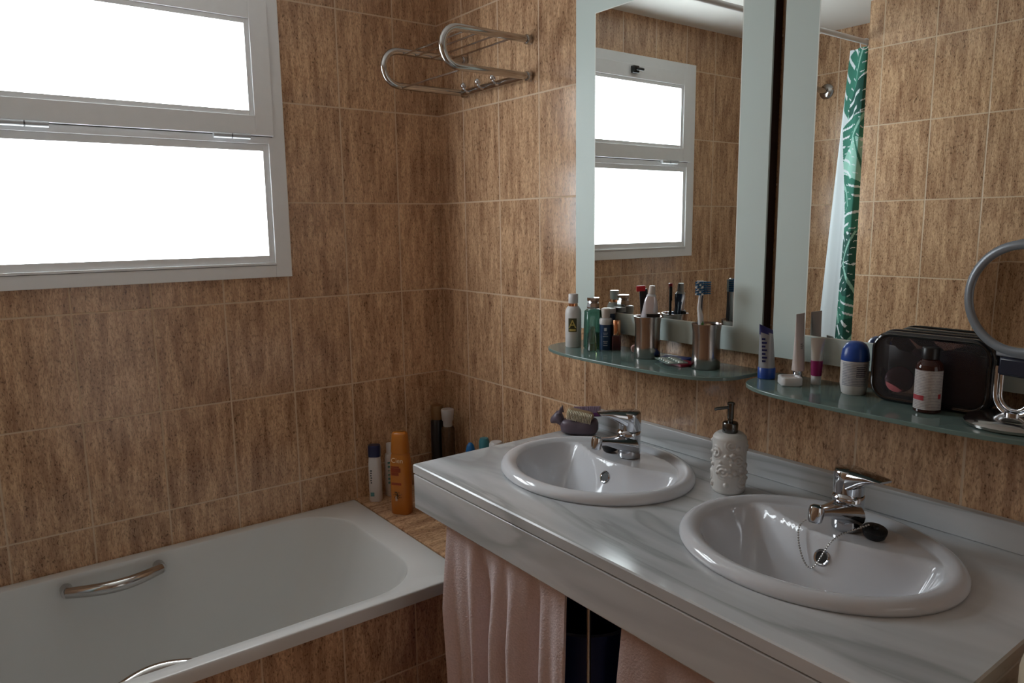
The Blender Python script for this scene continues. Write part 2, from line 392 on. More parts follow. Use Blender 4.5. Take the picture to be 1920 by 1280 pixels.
# ------------------------------------------------------------------ marble vanity top
ZC = 0.915; VX, VY0, VY1 = -0.578, -1.968, -0.780
BX, BA, BB = -0.274, 0.2388, 0.2062; BYS = (-1.0903, -1.6353)
van = thing('vanity_counter', 'grey veined marble counter holding the two oval basins', 'counter', (0, 0, 0))
def slab():
    """the top with its two oval cut-outs: a ring of quads from each oval out to its half of the slab"""
    bm = bmesh.new(); z0, z1 = ZC-.022, ZC; ym = sum(BYS)/2
    for cy, ya, yb in ((BYS[0], ym, VY1), (BYS[1], VY0, ym)):
        x0, x1 = VX, -0.001
        an = sorted([2*pi*i/72+.01 for i in range(72)] + [math.atan2(y-cy, x-BX) % (2*pi) for x in (x0, x1) for y in (ya, yb)])
        def edge(a):
            c, s_ = cos(a), sin(a); t = 9
            if c > 1e-9: t = min(t, (x1-BX)/c)
            if c < -1e-9: t = min(t, (x0-BX)/c)
            if s_ > 1e-9: t = min(t, (yb-cy)/s_)
            if s_ < -1e-9: t = min(t, (ya-cy)/s_)
            return (BX+t*c, cy+t*s_)
        def oval(a):
            ra, rb = BB-.03, BA-.03; r = 1/sqrt((cos(a)/ra)**2+(sin(a)/rb)**2); return (BX+r*cos(a), cy+r*sin(a))
        n = len(an); V = []
        for a in an:
            e, o = edge(a), oval(a)
            q = 0.0028
            ei = (min(max(e[0], x0+q), x1), min(max(e[1], VY0+q), VY1-q))
            V.append([bm.verts.new((*ei, z1)), bm.verts.new((*e, z0)), bm.verts.new((*o, z1)), bm.verts.new((*o, z0)), bm.verts.new((*e, z1-q))])
        for k in range(n):
            p, q = V[k], V[(k+1) % n]
            bm.faces.new((p[0], q[0], q[2], p[2])); bm.faces.new((p[1], p[3], q[3], q[1])); bm.faces.new((p[2], q[2], q[3], p[3]))
            if abs(p[0].co.y-ym) > 1e-5 or abs(q[0].co.y-ym) > 1e-5: 
                bm.faces.new((p[4], p[1], q[1], q[4])); bm.faces.new((p[0], p[4], q[4], q[0]))
    # the two halves share the middle seam only at the corners: fill by welding matching corner points
    bmesh.ops.remove_doubles(bm, verts=bm.verts[:], dist=1e-5)
    return bm
finish('countertop', slab(), M['marble'], van, angle=30)
finish('front_apron', B(((VX+.0005, VY0+.0005, 0.8045), (VX+.021, VY1-.0005, ZC-.0252))), M['marble'], van, bevel=0.0026)
finish('end_apron', B(((VX+.0215, VY0+.0005, 0.8045), (-0.001, VY0+.021, ZC-.0252))), M['marble'], van, bevel=0.0026)
finish('end_apron', B(((VX+.0215, VY1-.021, 0.8045), (-0.001, VY1-.0005, ZC-.0252))), M['marble'], van, bevel=0.0026)
finish('joint_strip', B(((VX+.004, VY0+.004, ZC-.0255), (VX+.018, VY1-.004, ZC-.0218)), ((VX+.018, VY0+.004, ZC-.0255), (-0.001, VY0+.018, ZC-.0218)), ((VX+.018, VY1-.018, ZC-.0255), (-0.001, VY1-.004, ZC-.0218))), M['gasket'], van, smooth=False)
finish('backsplash', B(((-0.021, VY0, ZC+.0003), (-0.0008, VY1, ZC+.052))), M['marble'], van, bevel=0.0018)

# ------------------------------------------------------------------ basins
def bowl_z(u, v):
    """interior height of the basin above the counter; u along the wall, v toward it"""
    ai, bi = BA-.037, BB-.037
    rho = sqrt((u/ai)**2+(v/bi)**2)
    de = (1-rho)*0.185
    dd = (0.046+1.9*u*u) - v
    k = 60.0
    lo = min(de, dd); d = lo - math.log(exp(-k*(de-lo))+exp(-k*(dd-lo)))/k
    d = max(d, 0.0)
    s = min(d/0.125, 1.0)
    return 0.013 - 0.140*(1-(1-s)**2.3) - 0.002*min(max(-dd, 0)/0.05, 1)
def make_basin():
    t = thing('washbasin', '', 'washbasin', (BX, 0, ZC), 0, 'washbasins set in the marble counter')
    N_ = 144
    L = []
    rim = [(0.03, -0.012), (0.012, 0.0005), (0.001, 0.0015), (0.0, 0.006), (0.0012, 0.011), (0.005, 0.0165), (0.011, 0.0205), (0.018, 0.022), (0.025, 0.0205), (0.031, 0.0172), (0.035, 0.0145)]
    an = [2*pi*i/N_ for i in range(N_)]
    for d_, z in rim: L.append([((BB-d_)*cos(a), (BA-d_)*sin(a), z) for a in an])
    ai, bi = BA-.037, BB-.037
    for k in range(0, 46):
        q = 1-k/46
        L.append([(bi*q*cos(a), ai*q*sin(a), bowl_z(ai*q*sin(a), bi*q*cos(a))) for a in an])
    bm = bmesh.new(); loft(bm, L, cap0=False)
    bowl = finish('bowl', bm, M['ceramic'], t, angle=80)
    # overflow ring in the wall under the tap deck
    v = 0.046; 
    while bowl_z(0, v) > -0.022: v -= 0.0005
    g = (bowl_z(0, v+.002)-bowl_z(0, v-.002))/.004
    nrm = Vector((-g, 0, 1)).normalized()
    rot = nrm.to_track_quat('Z', 'Y').to_euler()
    pos = Vector((v, 0, bowl_z(0, v)))
    o = finish('overflow_ring', lathe([(0.0095, -0.004), (0.0142, -0.002), (0.0148, 0.001), (0.013, 0.0026), (0.0108, 0.002), (0.0095, -0.001)], 32), M['chrome'], t, loc=pos, rot=rot)
    finish('overflow_hole', lathe([(0, -0.002), (0.0108, -0.002), (0.0108, 0.0006), (0, 0.0006)], 28), M['black'], o)
    dz = bowl_z(0, -0.04)
    finish('drain', lathe([(0.0, 0), (0.030, 0), (0.031, 0.002), (0.024, 0.0035), (0.02, 0.001), (0, 0.001)], 32), M['chrome'], t, loc=(-0.04, 0, dz-.0005))
    return t
def copy_tree(o, parent=None):
    c = o.copy(); COL.objects.link(c)
    if parent is not None:
        c.parent = parent
    for ch in list(o.children): copy_tree(ch, c)
    return c
b1 = make_basin(); b1.location.y = BYS[0]; b1['label'] = 'white oval washbasin nearer the bathtub, beside the purple brush holder'
b2 = copy_tree(b1); b2.location.y = BYS[1]; b2['label'] = 'white oval washbasin in the foreground with a bead chain lying across it'

# ------------------------------------------------------------------ taps
def make_tap(label, y, lever_ang):
    t = thing('mixer_tap', label, 'tap', (-0.163, y, ZC+.0128), 0, 'chrome mixer taps on the basins')
    L = []
    for z, r, off in ((0, 0.0260, 0), (0.004, 0.0270, 0), (0.012, 0.0268, 0.0), (0.03, 0.0266, 0), (0.05, 0.0266, 0), (0.0615, 0.0268, 0), (0.063, 0.0258, 0)):
        L.append([(r*cos(2*pi*i/36), r*sin(2*pi*i/36), z) for i in range(36)])
    bm = bmesh.new(); loft(bm, L)
    finish('body', bm, M['chrome'], t, angle=35)
    # spout: flattened arm rising gently to the outlet, with a web running down the body
    bm = bmesh.new(); L = []
    for s in [i/16 for i in range(17)]:
        x = -0.004-0.106*s; top = 0.056+0.009*s-0.003*sin(pi*s); low = 0.002+0.043*min(1, s*1.25)**0.8
        low = min(low, top-.0185); wy = 0.0235*(1-s)**1.2*(1-.25*s)+0.0115
        c = []
        for k in range(20):
            a = 2*pi*k/20; c.append((x, wy*cos(a)*(1.0), (top+low)/2+(top-low)/2*sin(a)))
        L.append(c)
    loft(bm, L)
    sp = finish('spout', bm, M['chrome'], t, angle=60)
    bm = lathe([(0.0, -0.016), (0.0100, -0.016), (0.0108, -0.014), (0.0118, -0.0135), (0.0130, -0.004), (0.0132, 0.004), (0.0118, 0.011), (0.007, 0.0145), (0, 0.0155)], 28)
    finish('outlet', bm, M['chrome'], sp, loc=(-0.106, 0, 0.053), rot=(0, 0.22, 0))
    # dome, then the lever cap that swings with the handle
    finish('cartridge_dome', lathe([(0.0235, 0), (0.0245, 0.002), (0.022, 0.007), (0.0175, 0.010), (0.012, 0.012)], 32), M['chrome'], t, loc=(-0.007, 0, 0.0595))
    bm = bmesh.new(); L = []
    for z, sx in ((0.0645, 1.02), (0.0665, 1.05), (0.095, 1.05), (0.104, 1.05), (0.1085, 1.0), (0.1105, 0.87)):
        L.append([(0.0252*sx*cos(2*pi*i/40)-0.001, 0.0252*sx*sin(2*pi*i/40), z-0.11*(0.0)*cos(2*pi*i/40)) for i in range(40)])
    loft(bm, L)
    # paddle
    L = []
    for s in [i/14 for i in range(15)]:
        x = 0.002+0.074*s; hw = 0.0240*(1-0.25*s**2); top = 0.1105+0.004*sin(pi*s*0.6)-0.004*s*s; th_ = 0.044*(1-s)**1.25+0.0035
        if s > .93: hw *= 0.8
        c = []
        for k in range(24):
            a = 2*pi*k/24; c.append((x, hw*math.copysign(abs(cos(a))**.55, cos(a)), top-th_/2+th_/2*math.copysign(abs(sin(a))**.55, sin(a))))
        L.append(c)
    loft(bm, L)
    finish('lever', bm, M['chrome'], t, angle=50, rot=(0, 0, lever_ang))
    return t
tp1 = make_tap('chrome mixer tap beside the purple brush holder, lever over its spout', BYS[0], radians(152))
tp2 = make_tap('chrome mixer tap with a bead chain, its lever swung to the right', BYS[1], radians(-105))

# plugs: one tucked behind the far tap's spout, one lying on the near basin with its chain
def plug_shape():
    return lathe([(0.0, 0), (0.0165, 0), (0.0185, 0.002), (0.0205, 0.010), (0.0205, 0.014), (0.017, 0.016), (0.006, 0.017), (0.005, 0.021), (0, 0.022)], 30)
p1 = tag(finish('basin_plug', plug_shape(), M['rubber'], loc=(-0.168, BYS[0]+.056, ZC+.0145), rot=(radians(-7), radians(-6), 0)), 'black rubber plug lying under the spout of the far tap', 'plug', 'basin plugs')
p2 = thing('basin_plug', 'black rubber plug on a bead chain lying right of the near tap', 'plug', (0, 0, 0), 0, 'basin plugs')
finish('stopper', plug_shape(), M['rubber'], p2, loc=(-0.168, BYS[1]-.052, ZC+.0150), rot=(radians(10), radians(-8), 0))
def chain():
    key = [(-0.181, BYS[1]+.006, ZC+.040), (-0.205, BYS[1]+.030, ZC+.036), (-0.228, BYS[1]+.050, ZC+.022), (-0.243, BYS[1]+.046, ZC-.004), (-0.258, BYS[1]+.024, ZC-.034), (-0.261, BYS[1]+.004, ZC-.036), (-0.240, BYS[1]-.010, ZC+.004), (-0.222, BYS[1]-.020, ZC+.020), (-0.195, BYS[1]-.036, ZC+.030), (-0.178, BYS[1]-.050, ZC+.0385)]
    P = [Vector(k) for k in key]; pts = []
    for i in range(len(P)-1):
        a, b, c, d_ = P[max(i-1, 0)], P[i], P[i+1], P[min(i+2, len(P)-1)]
        for s in range(12):
            t = s/12; pts.append(0.5*((2*b)+(c-a)*t+(2*a-5*b+4*c-d_)*t*t+(-a+3*b-3*c+d_)*t**3))
    for q in pts:
        u, v = q.y-BYS[1], q.x-BX
        q.z = max(q.z, ZC+bowl_z(u, v)+.003)
    # beads at even spacing
    bm = bmesh.new(); acc = 0; last = pts[0]
    for q in pts[1:]:
        seg = (q-last).length
        while acc+seg >= 0.0046 and seg > 0:
            last = last.lerp(q, (0.0046-acc)/seg); seg = (q-last).length; acc = 0
            bmesh.ops.create_icosphere(bm, subdivisions=1, radius=0.0021, matrix=Matrix.Translation(last))
        acc += seg; last = q
    tube(bm, pts[::2], 0.0006, 6)
    return bm
finish('bead_chain', chain(), M['dullchrome'], p2)

# ------------------------------------------------------------------ wall mirrors
def make_mirror():
    t = thing('wall_mirror', '', 'mirror', (0, 0, 0), 0, 'mirrors with frosted borders over the basins')
    y0, y1, z0, z1 = -0.299, 0.299, 1.193, 2.095
    finish('backboard', B(((-0.0275, y0+.001, z0+.002), (-0.001, y1-.001, z1-.002))), M['darkwood'], t)
    iy0, iy1, iz0, iz1 = -0.2245, 0.2245, 1.2475, 2.008
    finish('mirror_glass', B(((-0.033, iy0, iz0), (-0.028, iy1, iz1))), M['mirror'], t, smooth=False)
    bm = B(((-0.033, y0, z0), (-0.028, iy0-.0012, z1)), ((-0.033, iy1+.0012, z0), (-0.028, y1, z1)), ((-0.033, iy0-.0012, z0), (-0.028, iy1+.0012, iz0-.0012)), ((-0.033, iy0-.0012, iz1+.0012), (-0.028, iy1+.0012, z1)))
    finish('frosted_border', bm, M['frost'], t, smooth=False)
    bm = B(((-0.0331, iy0-.0018, iz0-.0018), (-0.0290, iy0+.0003, iz1+.0018)), ((-0.0331, iy1-.0003, iz0-.0018), (-0.0290, iy1+.0018, iz1+.0018)), ((-0.0331, iy0, iz0-.0018), (-0.0290, iy1, iz0+.0003)), ((-0.0331, iy0, iz1-.0003), (-0.0290, iy1, iz1+.0018)))
    finish('etched_line', bm, pmat('etched_line', (0.80, 0.84, 0.80), 0.5), t, smooth=False)
    return t
m1 = make_mirror(); m1.location.y = -1.0533; m1['label'] = 'rectangular wall mirror nearer the bathtub, reflecting the window'
m2 = copy_tree(m1); m2.location.y = -1.6785; m2['label'] = 'rectangular wall mirror on the right, reflecting the leaf print curtain'

# ------------------------------------------------------------------ glass shelves
def make_shelf():
    t = thing('glass_shelf', '', 'shelf', (0, 0, 1.155), 0, 'frosted glass shelves under the mirrors')
    n = 60; pts = []
    for i in range(n+1):
        a = pi*i/n; c, s = cos(a), sin(a)
        y = 0.299*math.copysign(abs(c)**0.62, c); x = -0.062-0.143*abs(s)**0.62
        pts.append((x, y))
    pts = [(-0.004, 0.299)] + pts + [(-0.004, -0.299)]
    bm = bmesh.new(); loft(bm, [[(x, y, z) for x, y in pts] for z in (-0.008, 0.0)])
    finish('glass_plate', bm, M['shelfglass'], t, angle=50, bevel=0.0015)
    for s in (-1, 1):
        finish('bracket', B(((-0.05, s*0.17-.011, -0.016), (-0.001, s*0.17+.011, -0.0081))), M['chrome'], t, bevel=0.002)
    return t
s1 = make_shelf(); s1.location.y = -1.0533; s1['label'] = 'frosted glass shelf with two steel cups and perfume bottles'
s2 = copy_tree(s1); s2.location.y = -1.6785; s2['label'] = 'frosted glass shelf with the toiletry bag and round makeup mirror'

# ------------------------------------------------------------------ towel rack on the right wall
def towel_rack():
    t = thing('towel_rack', 'chrome wall rack of two hairpin loops with three hooks', 'towel rack', (0, 0, 0))
    zt, zb, r = 2.0085, 1.906, 0.0105
    for y in (-0.5195, -0.1812):
        R = (zt-zb)/2; cx = -0.302+R
        pts = [(-0.016, y, zt)] + [p for p in arc((cx, y, (zt+zb)/2), R, pi/2, 1.5*pi, (1, 0, 0), (0, 0, 1), 18)] + [(-0.016, y, zb)]
        lp = finish('loop', tube(bmesh.new(), pts, r, 14), M['dullchrome'], t)
        for z in (zt, zb):
            bm = lathe([(0.0125, 0), (0.014, 0.002), (0.014, 0.016), (0.0125, 0.018)], 24)
            finish('wall_mount', bm, M['dullchrome'], lp, loc=(-0.0185, y, z), rot=(0, pi/2, 0))
    for x in (-0.232, -0.190, -0.134, -0.078):
        finish('rod', tube(bmesh.new(), [(x, -0.519, zt-.008), (x, -0.1815, zt-.008)], 0.0028, 8), M['dullchrome'], t)
    finish('rod', tube(bmesh.new(), [(-0.243, -0.519, zb-.006), (-0.243, -0.1815, zb-.006)], 0.0028, 8), M['dullchrome'], t)
    bar = finish('hook_bar', tube(bmesh.new(), [(-0.020, -0.519, zb-.001), (-0.020, -0.1815, zb-.001)], 0.0105, 14), M['dullchrome'], t)
    for y in (-0.235, -0.315, -0.395):
        pts = [(-0.026, y, zb-.004), (-0.036, y, zb-.006), (-0.044, y, zb-.002), (-0.048, y, zb+.005), (-0.049, y, zb+.010)]
        bm = tube(bmesh.new(), pts, 0.0045, 10); bmesh.ops.create_uvsphere(bm, u_segments=14, v_segments=10, radius=0.0095, matrix=Matrix.Translation((-0.049, y, zb+.013)))
        finish('hook', bm, M['chrome'], t)
towel_rack()

# ================================================================== things on the shelf with the cups
ZS = 1.1552
VIEW = lambda x, y: math.atan2(CAM.y-y, CAM.x-x)          # which side of a round body carries its printed front
white_pl = pmat('white_plastic', (0.66, 0.65, 0.65), 0.35)
cream_pl = pmat('cream_plastic', (0.62, 0.55, 0.50), 0.4)
copper = pmat('copper_metal', (0.72, 0.36, 0.20), 0.18, 1.0)
gold = pmat('gold_ink', (0.62, 0.50, 0.16), 0.4, 0.3)
olive = pmat('dark_olive_label', (0.060, 0.058, 0.022), 0.5)
greenglass = pmat('green_bottle_glass', (0.12, 0.34, 0.25), 0.05, trans=0.7)
greenliq = pmat('pale_green_perfume', (0.50, 0.62, 0.28), 0.05, trans=0.7)
navy = pmat('navy_plastic', (0.020, 0.050, 0.120), 0.3)
palewhite = pmat('pale_print', (0.55, 0.60, 0.66), 0.5)
wine = pmat('dark_wine_varnish', (0.055, 0.010, 0.016), 0.12, coat=0.4)
silverfoil = pmat('silver_foil', (0.80, 0.79, 0.86), 0.22, 0.55)
red_pl = pmat('red_plastic', (0.45, 0.02, 0.03), 0.35)
blue_pl = pmat('blue_plastic', (0.012, 0.062, 0.32), 0.3)
pink = pmat('pink_plastic', (0.55, 0.33, 0.31), 0.4)

# lotion bottle
X, Y = -0.109, -0.829
t = thing('lotion_bottle', 'white round-shouldered bottle with a gold letter A, leftmost on its shelf', 'bottle', (X, Y, ZS), VIEW(X, Y))
finish('body', lathe([(0.0, 0), (0.0195, 0), (0.021, 0.002), (0.0214, 0.05), (0.0216, 0.088), (0.0205, 0.098), (0.0165, 0.106), (0.0135, 0.1085), (0, 0.1085)], 44), white_pl, t)
finish('collar', lathe([(0, 0.1085), (0.0118, 0.1085), (0.0118, 0.116), (0, 0.116)], 36), copper, t)
finish('cap', lathe([(0, 0.1163), (0.0122, 0.1163), (0.0128, 0.118), (0.0128, 0.139), (0.0118, 0.1408), (0, 0.141)], 40), white_pl, t)
lb = finish('label', patch(0.0215, -0.62, 0.42, 0.042, 0.078), olive, t)
text_mesh('letter', 'A', 0.030, gold, lb, facing(-0.1, 0.0222, 0.062))
finish('letter_bar', patch(0.0221, -0.48, 0.28, 0.0445, 0.0500), gold, lb)
# tall green perfume bottle
X, Y = -0.088, -0.883
t = thing('perfume_bottle', 'tall green glass perfume bottle with a faceted silver top', 'bottle', (X, Y, ZS), VIEW(X, Y)+0.35)
bm = bmesh.new(); loft(bm, [[(x, y, z) for x, y in rrect(hx_, hy_, 0.006, 5)] for hx_, hy_, z in ((0.015, 0.020, 0), (0.017, 0.0225, 0.003), (0.0165, 0.0215, 0.06), (0.0155, 0.0205, 0.098), (0.012, 0.015, 0.104))])
finish('body', bm, greenglass, t, angle=50)
finish('neck', lathe([(0, 0.104), (0.008, 0.104), (0.008, 0.112), (0, 0.112)], 24), M['chrome'], t)
bm = lathe([(0, 0.106), (0.0165, 0.106), (0.0175, 0.109), (0.0160, 0.119), (0.0125, 0.122), (0.0165, 0.126), (0.0165, 0.1335), (0, 0.135)], 8)
finish('cap', bm, M['chrome'], t, smooth=False)
# slim vial in front of it
X, Y = -0.120, -0.914
t = thing('perfume_vial', 'small clear tapering vial with green perfume at its bottom', 'bottle', (X, Y, ZS), VIEW(X, Y))
finish('body', lathe([(0, 0), (0.0118, 0), (0.0124, 0.001), (0.0085, 0.045), (0.0062, 0.060), (0.0062, 0.064), (0, 0.064)], 30), M['glassclear'], t)
finish('liquid', lathe([(0, 0.003), (0.0108, 0.003), (0.0093, 0.021), (0, 0.021)], 30), greenliq, t)
# navy bottle
X, Y = -0.076, -0.918
t = thing('face_care_bottle', 'navy blue bottle with a white stepped cap beside the copper-capped varnish', 'bottle', (X, Y, ZS), VIEW(X, Y))
finish('body', lathe([(0, 0), (0.0152, 0), (0.0162, 0.0015), (0.0162, 0.066), (0, 0.066)], 40), navy, t)
finish('collar', lathe([(0, 0.0662), (0.0168, 0.0662), (0.0172, 0.068), (0.0168, 0.079), (0.015, 0.082), (0, 0.083)], 40), white_pl, t)
finish('cap', lathe([(0, 0.083), (0.0102, 0.083), (0.0106, 0.085), (0.0120, 0.103), (0.0115, 0.106), (0.008, 0.108), (0, 0.1085)], 36), cream_pl, t)
lg = patch(0.0163, -0.25, 0.15, 0.050, 0.058)
for k, (z, wd) in enumerate(((0.044, .38), (0.040, .30), (0.035, .42), (0.022, .36), (0.018, .28), (0.012, .33))): patch(0.0163, -0.05-wd, -0.05+wd, z, z+.0012, bm=lg)
finish('label_print', lg, palewhite, t)
# white-lidded navy jar close to the mirror
X, Y = -0.052, -0.906
t = thing('cream_jar', 'dark navy jar with a flat white lid, behind the green bottle', 'jar', (X, Y, ZS))
finish('body', lathe([(0, 0), (0.0145, 0), (0.016, 0.002), (0.016, 0.092), (0, 0.092)], 36), navy, t)
finish('lid', lathe([(0, 0.0922), (0.0172, 0.0922), (0.0172, 0.102), (0.0165, 0.1045), (0, 0.105)], 36), white_pl, t)
# nail varnish
X, Y = -0.062, -0.943
t = thing('nail_varnish', 'dark wine nail varnish with a copper cap', 'nail varnish', (X, Y, ZS), VIEW(X, Y))
bm = bmesh.new(); loft(bm, [[(x, y, z) for x, y in rrect(.0105*k, .0118*k, .004, 4)] for k, z in ((.9, 0), (1, .0015), (1, .036), (.8, .0395))])
finish('body', bm, wine, t)
finish('cap', lathe([(0, 0.0396), (0.0105, 0.0396), (0.0108, 0.041), (0.0104, 0.076), (0.0094, 0.078), (0, 0.078)], 32), copper, t)
# small pink tub on its side
bm = lathe([(0, 0), (0.0085, 0), (0.0098, 0.002), (0.0098, 0.012), (0.0085, 0.014), (0, 0.014)], 28)
t = thing('lip_balm_pot', 'tiny pink pot with a red mark left of the toothpaste cup', 'pot', (-0.050, -0.996, ZS+.0098))
finish('body', bm, pink, t, rot=(radians(90), 0, radians(-42)))
finish('mark', lathe([(0, 0), (0.005, 0), (0.005, 0.001), (0, 0.001)], 20), red_pl, t, loc=(-0.0085, -0.009, 0.001), rot=(radians(90), 0, radians(-42)))

# steel cups
def make_cup(label, x, y, lid):
    t = thing('steel_cup', label, 'cup', (x, y, ZS), 0, 'brushed steel bathroom cups')
    pr_ = [(0.0, 0.0), (0.0302, 0.0), (0.0318, 0.0015), (0.0306, 0.03), (0.0300, 0.055), (0.0306, 0.082), (0.0332, 0.0995), (0.0332, 0.1008), (0.0318, 0.1008), (0.0292, 0.083), (0.0285, 0.055), (0.029, 0.02), (0.028, 0.004), (0, 0.004)]
    finish('wall', lathe(pr_, 56), M['steel'], t, angle=50)
    if lid:
        bm = bmesh.new(); outer = [(0.0312*cos(2*pi*i/48), 0.0312*sin(2*pi*i/48)) for i in range(48)]
        holes = [[(cx+rr*cos(-2*pi*i/24), cy+rr*sin(-2*pi*i/24)) for i in range(24)] for cx, cy, rr in ((0.010, -0.014, 0.0085), (-0.004, 0.014, 0.0095))]
        polys = [[Vector((a, b, 0)) for a, b in lp] for lp in [outer]+holes]; tris = geometry.tessellate_polygon(polys); flat = [p for lp in polys for p in lp]
        lay = []
        for z in (0.0955, 0.0985):
            vs = [bm.verts.new((p.x, p.y, z)) for p in flat]; lay.append(vs)
            for tr in tris: bm.faces.new([vs[i] for i in tr])
        k = 0
        for lp in polys:
            n = len(lp)
            for i in range(n): bm.faces.new((lay[0][k+i], lay[0][k+(i+1) % n], lay[1][k+(i+1) % n], lay[1][k+i]))
            k += n
        finish('lid', bm, M['chrome'], t, smooth=False)
    return t
C1 = (-0.082, -1.0685); C2 = (-0.085, -1.247)
make_cup('brushed steel cup holding the toothpaste tube', C1[0], C1[1], False)
make_cup('brushed steel cup holding the toothbrush', C2[0], C2[1], True)

# toothpaste tube standing cap-up in the first cup
t = thing('toothpaste_tube', 'silver and navy toothpaste tube standing cap up in the steel cup', 'toothpaste', (C1[0]-.004, C1[1]+.001, ZS+.006), VIEW(*C1)-0.15); t.rotation_euler[0] = -.085
bm = bmesh.new(); L = []
for s in [i/16 for i in range(17)]:
    z = 0.145*s; th_ = 0.0015+0.0115*s**0.9; wd = 0.0195+0.002*min(1, s/.5)-0.0080*max(0, (s-.62)/.38)
    if s > .96: th_ *= .9; wd *= .8
    L.append([(th_*cos(2*pi*k/36)+0.012*s-0.004+0.0018*sin(9*s+2*cos(4*pi*k/36)), wd*sin(2*pi*k/36), z) for k in range(36)])
rs = loft(bm, L)
for f in bm.faces:
    f.material_index = 0 if f.calc_center_median().x > (0.012*f.calc_center_median().z/0.145-0.004) else 1
finish('tube', bm, [silverfoil, navy], t, angle=60)
finish('shoulder', lathe([(0, 0.1452), (0.012, 0.1452), (0.0085, 0.150), (0, 0.150)], 28), white_pl, t, loc=(0.008, 0, 0))
finish('cap', lathe([(0, 0.1502), (0.0082, 0.1502), (0.0084, 0.152), (0.0074, 0.168), (0.0066, 0.170), (0, 0.170)], 28), cream_pl, t, loc=(0.008, 0, 0))
# black comb-like handle with a red tip behind the tube
t = thing('razor', 'black flat handle with a red tip beside the toothpaste tube', 'razor', (C1[0]+.004, C1[1]+.011, ZS+.010), VIEW(*C1))
finish('handle', B(((-0.003, -0.0055, 0), (0.003, 0.0055, 0.150))), M['black'], t, bevel=0.002, rot=(radians(4), 0.0, 0))
finish('tip', B(((-0.0042, -0.012, 0.150), (0.0042, 0.010, 0.164))), red_pl, t, bevel=0.002, rot=(radians(4), 0.0, 0))
finish('blade_guard', B(((-0.0035, -0.002, 0.120), (0.0035, 0.014, 0.156))), M['black'], t, bevel=0.002, rot=(radians(4), 0, 0))
# black and chrome tweezer end poking over the rim
t = thing('nail_clipper', 'black and chrome clipper end resting over the toothpaste cup rim', 'clipper', (C1[0]-.002, C1[1]-.025, ZS+.1010), VIEW(*C1))
finish('lever', B(((-0.004, -0.022, 0.0072), (0.004, 0.012, 0.0095))), M['chrome'], t, bevel=0.0008)
finish('body', B(((-0.005, -0.020, 0.0), (0.005, 0.012, 0.0068))), M['black'], t, bevel=0.001)

# toothbrush
t = thing('toothbrush', 'green and white toothbrush with blue bristles in the steel cup', 'toothbrush', (C2[0]-.004, C2[1]+.0145, ZS+.006), VIEW(*C2))
gr = pmat('green_rubber_grip', (0.10, 0.28, 0.06), 0.5); bw = pmat('white_bristles', (0.70, 0.74, 0.74), 0.7); bb = pmat('blue_bristles', (0.02, 0.12, 0.27), 0.7)
key = [(0, -0.004, 0), (0.001, 0.0, 0.05), (0.001, 0.002, 0.09), (0.001, -0.0005, 0.112), (0.0, -0.004, 0.130), (-0.001, -0.0025, 0.15), (-0.002, 0.003, 0.185)]
finish('handle', tube(bmesh.new(), key, 0.0042, 14, taper=[1, 1.1, 1.45, 1.5, 0.9, 0.75, 0.8], flat=1.2), white_pl, t)
finish('grip', tube(bmesh.new(), [(0.0032, 0.001, 0.062), (0.0036, 0.003, 0.09), (0.0032, 0.0005, 0.115)], 0.0045, 12, taper=[.7, 1.15, .6]), gr, t)
hd = B(((-0.006, -0.0105, 0.156), (-0.001, 0.0055, 0.189)))
finish('head', hd, white_pl, t, bevel=0.002)
for mi, mm, nm in ((0, bb, 'bristles'), (1, bw, 'bristles')):
    bm = bmesh.new()
    for i in range(6):
        for j in range(4):
            if (((i+j) % 3) == 0) == bool(mi):
                yy, zz = -0.0080+j*0.0038, 0.1595+i*0.0052
                tube(bm, [(-0.001, yy, zz), (0.006, yy*1.1-.001, zz), (0.0125, yy*1.2-.002, zz)], 0.0020, 7)
    finish(nm, bm, mm, t)
# second head, back to back behind the first
t2 = thing('toothbrush', 'toothbrush with fanned blue bristles behind the green and white one', 'toothbrush', (C2[0]-.002, C2[1]+.0155, ZS+.006), VIEW(*C2)+.5)
finish('handle', tube(bmesh.new(), [(-.004, -0.002, 0), (-.006, -0.002, 0.06), (-0.006, 0.001, 0.10), (-.006, 0.004, 0.14), (-0.006, 0.008, 0.180)], 0.0038, 12, taper=[1, 1.1, 1.4, .8, .8]), pmat('grey_grip', (0.10, 0.09, 0.10), 0.5), t2)
finish('head', B(((-0.008, 0.0015, 0.158), (-0.003, 0.0155, 0.187))), white_pl, t2, bevel=0.002)
bm = bmesh.new()
for i in range(6):
    for j in range(4): tube(bm, [(-0.003, 0.0035+j*0.0033, 0.1605+i*0.0047), (0.0085, 0.0045+j*0.0044, 0.1605+i*0.0050)], 0.0017, 6)
finish('bristles', bm, bb, t2)

# blister packs lying between the cups
pk = lines_mat('printed_foil', (0.36, 0.42, 0.38), (0.06, 0.16, 0.12), 60, 'X', 0.5)
t = thing('blister_pack', 'silver and green blister pack lying between the steel cups', 'blister pack', (-0.098, -1.158, ZS+.0062), radians(62), 'blister packs between the cups')
bm = bmesh.new(); loft(bm, [[(x, y, z) for x, y in rrect(0.042, 0.026, .004, 4)] for z in (0, 0.0008)])
finish('foil_card', bm, pk, t)
bm = bmesh.new()
for i in range(5):
    for j in range(2): lathe([(0.0058, 0.0008), (0.0052, 0.0025), (0.003, 0.0035), (0, 0.0037)], 16, bm, c=(-0.030+i*0.0150, -0.012+j*0.024, 0), sy=1.3)
finish('pockets', bm, pmat('clear_pockets', (0.50, 0.56, 0.52), 0.15, 0.3), t)
t = thing('blister_pack', 'blue and white blister pack behind the silver and green one', 'blister pack', (-0.056, -1.135, ZS+.0004), radians(15), 'blister packs between the cups')
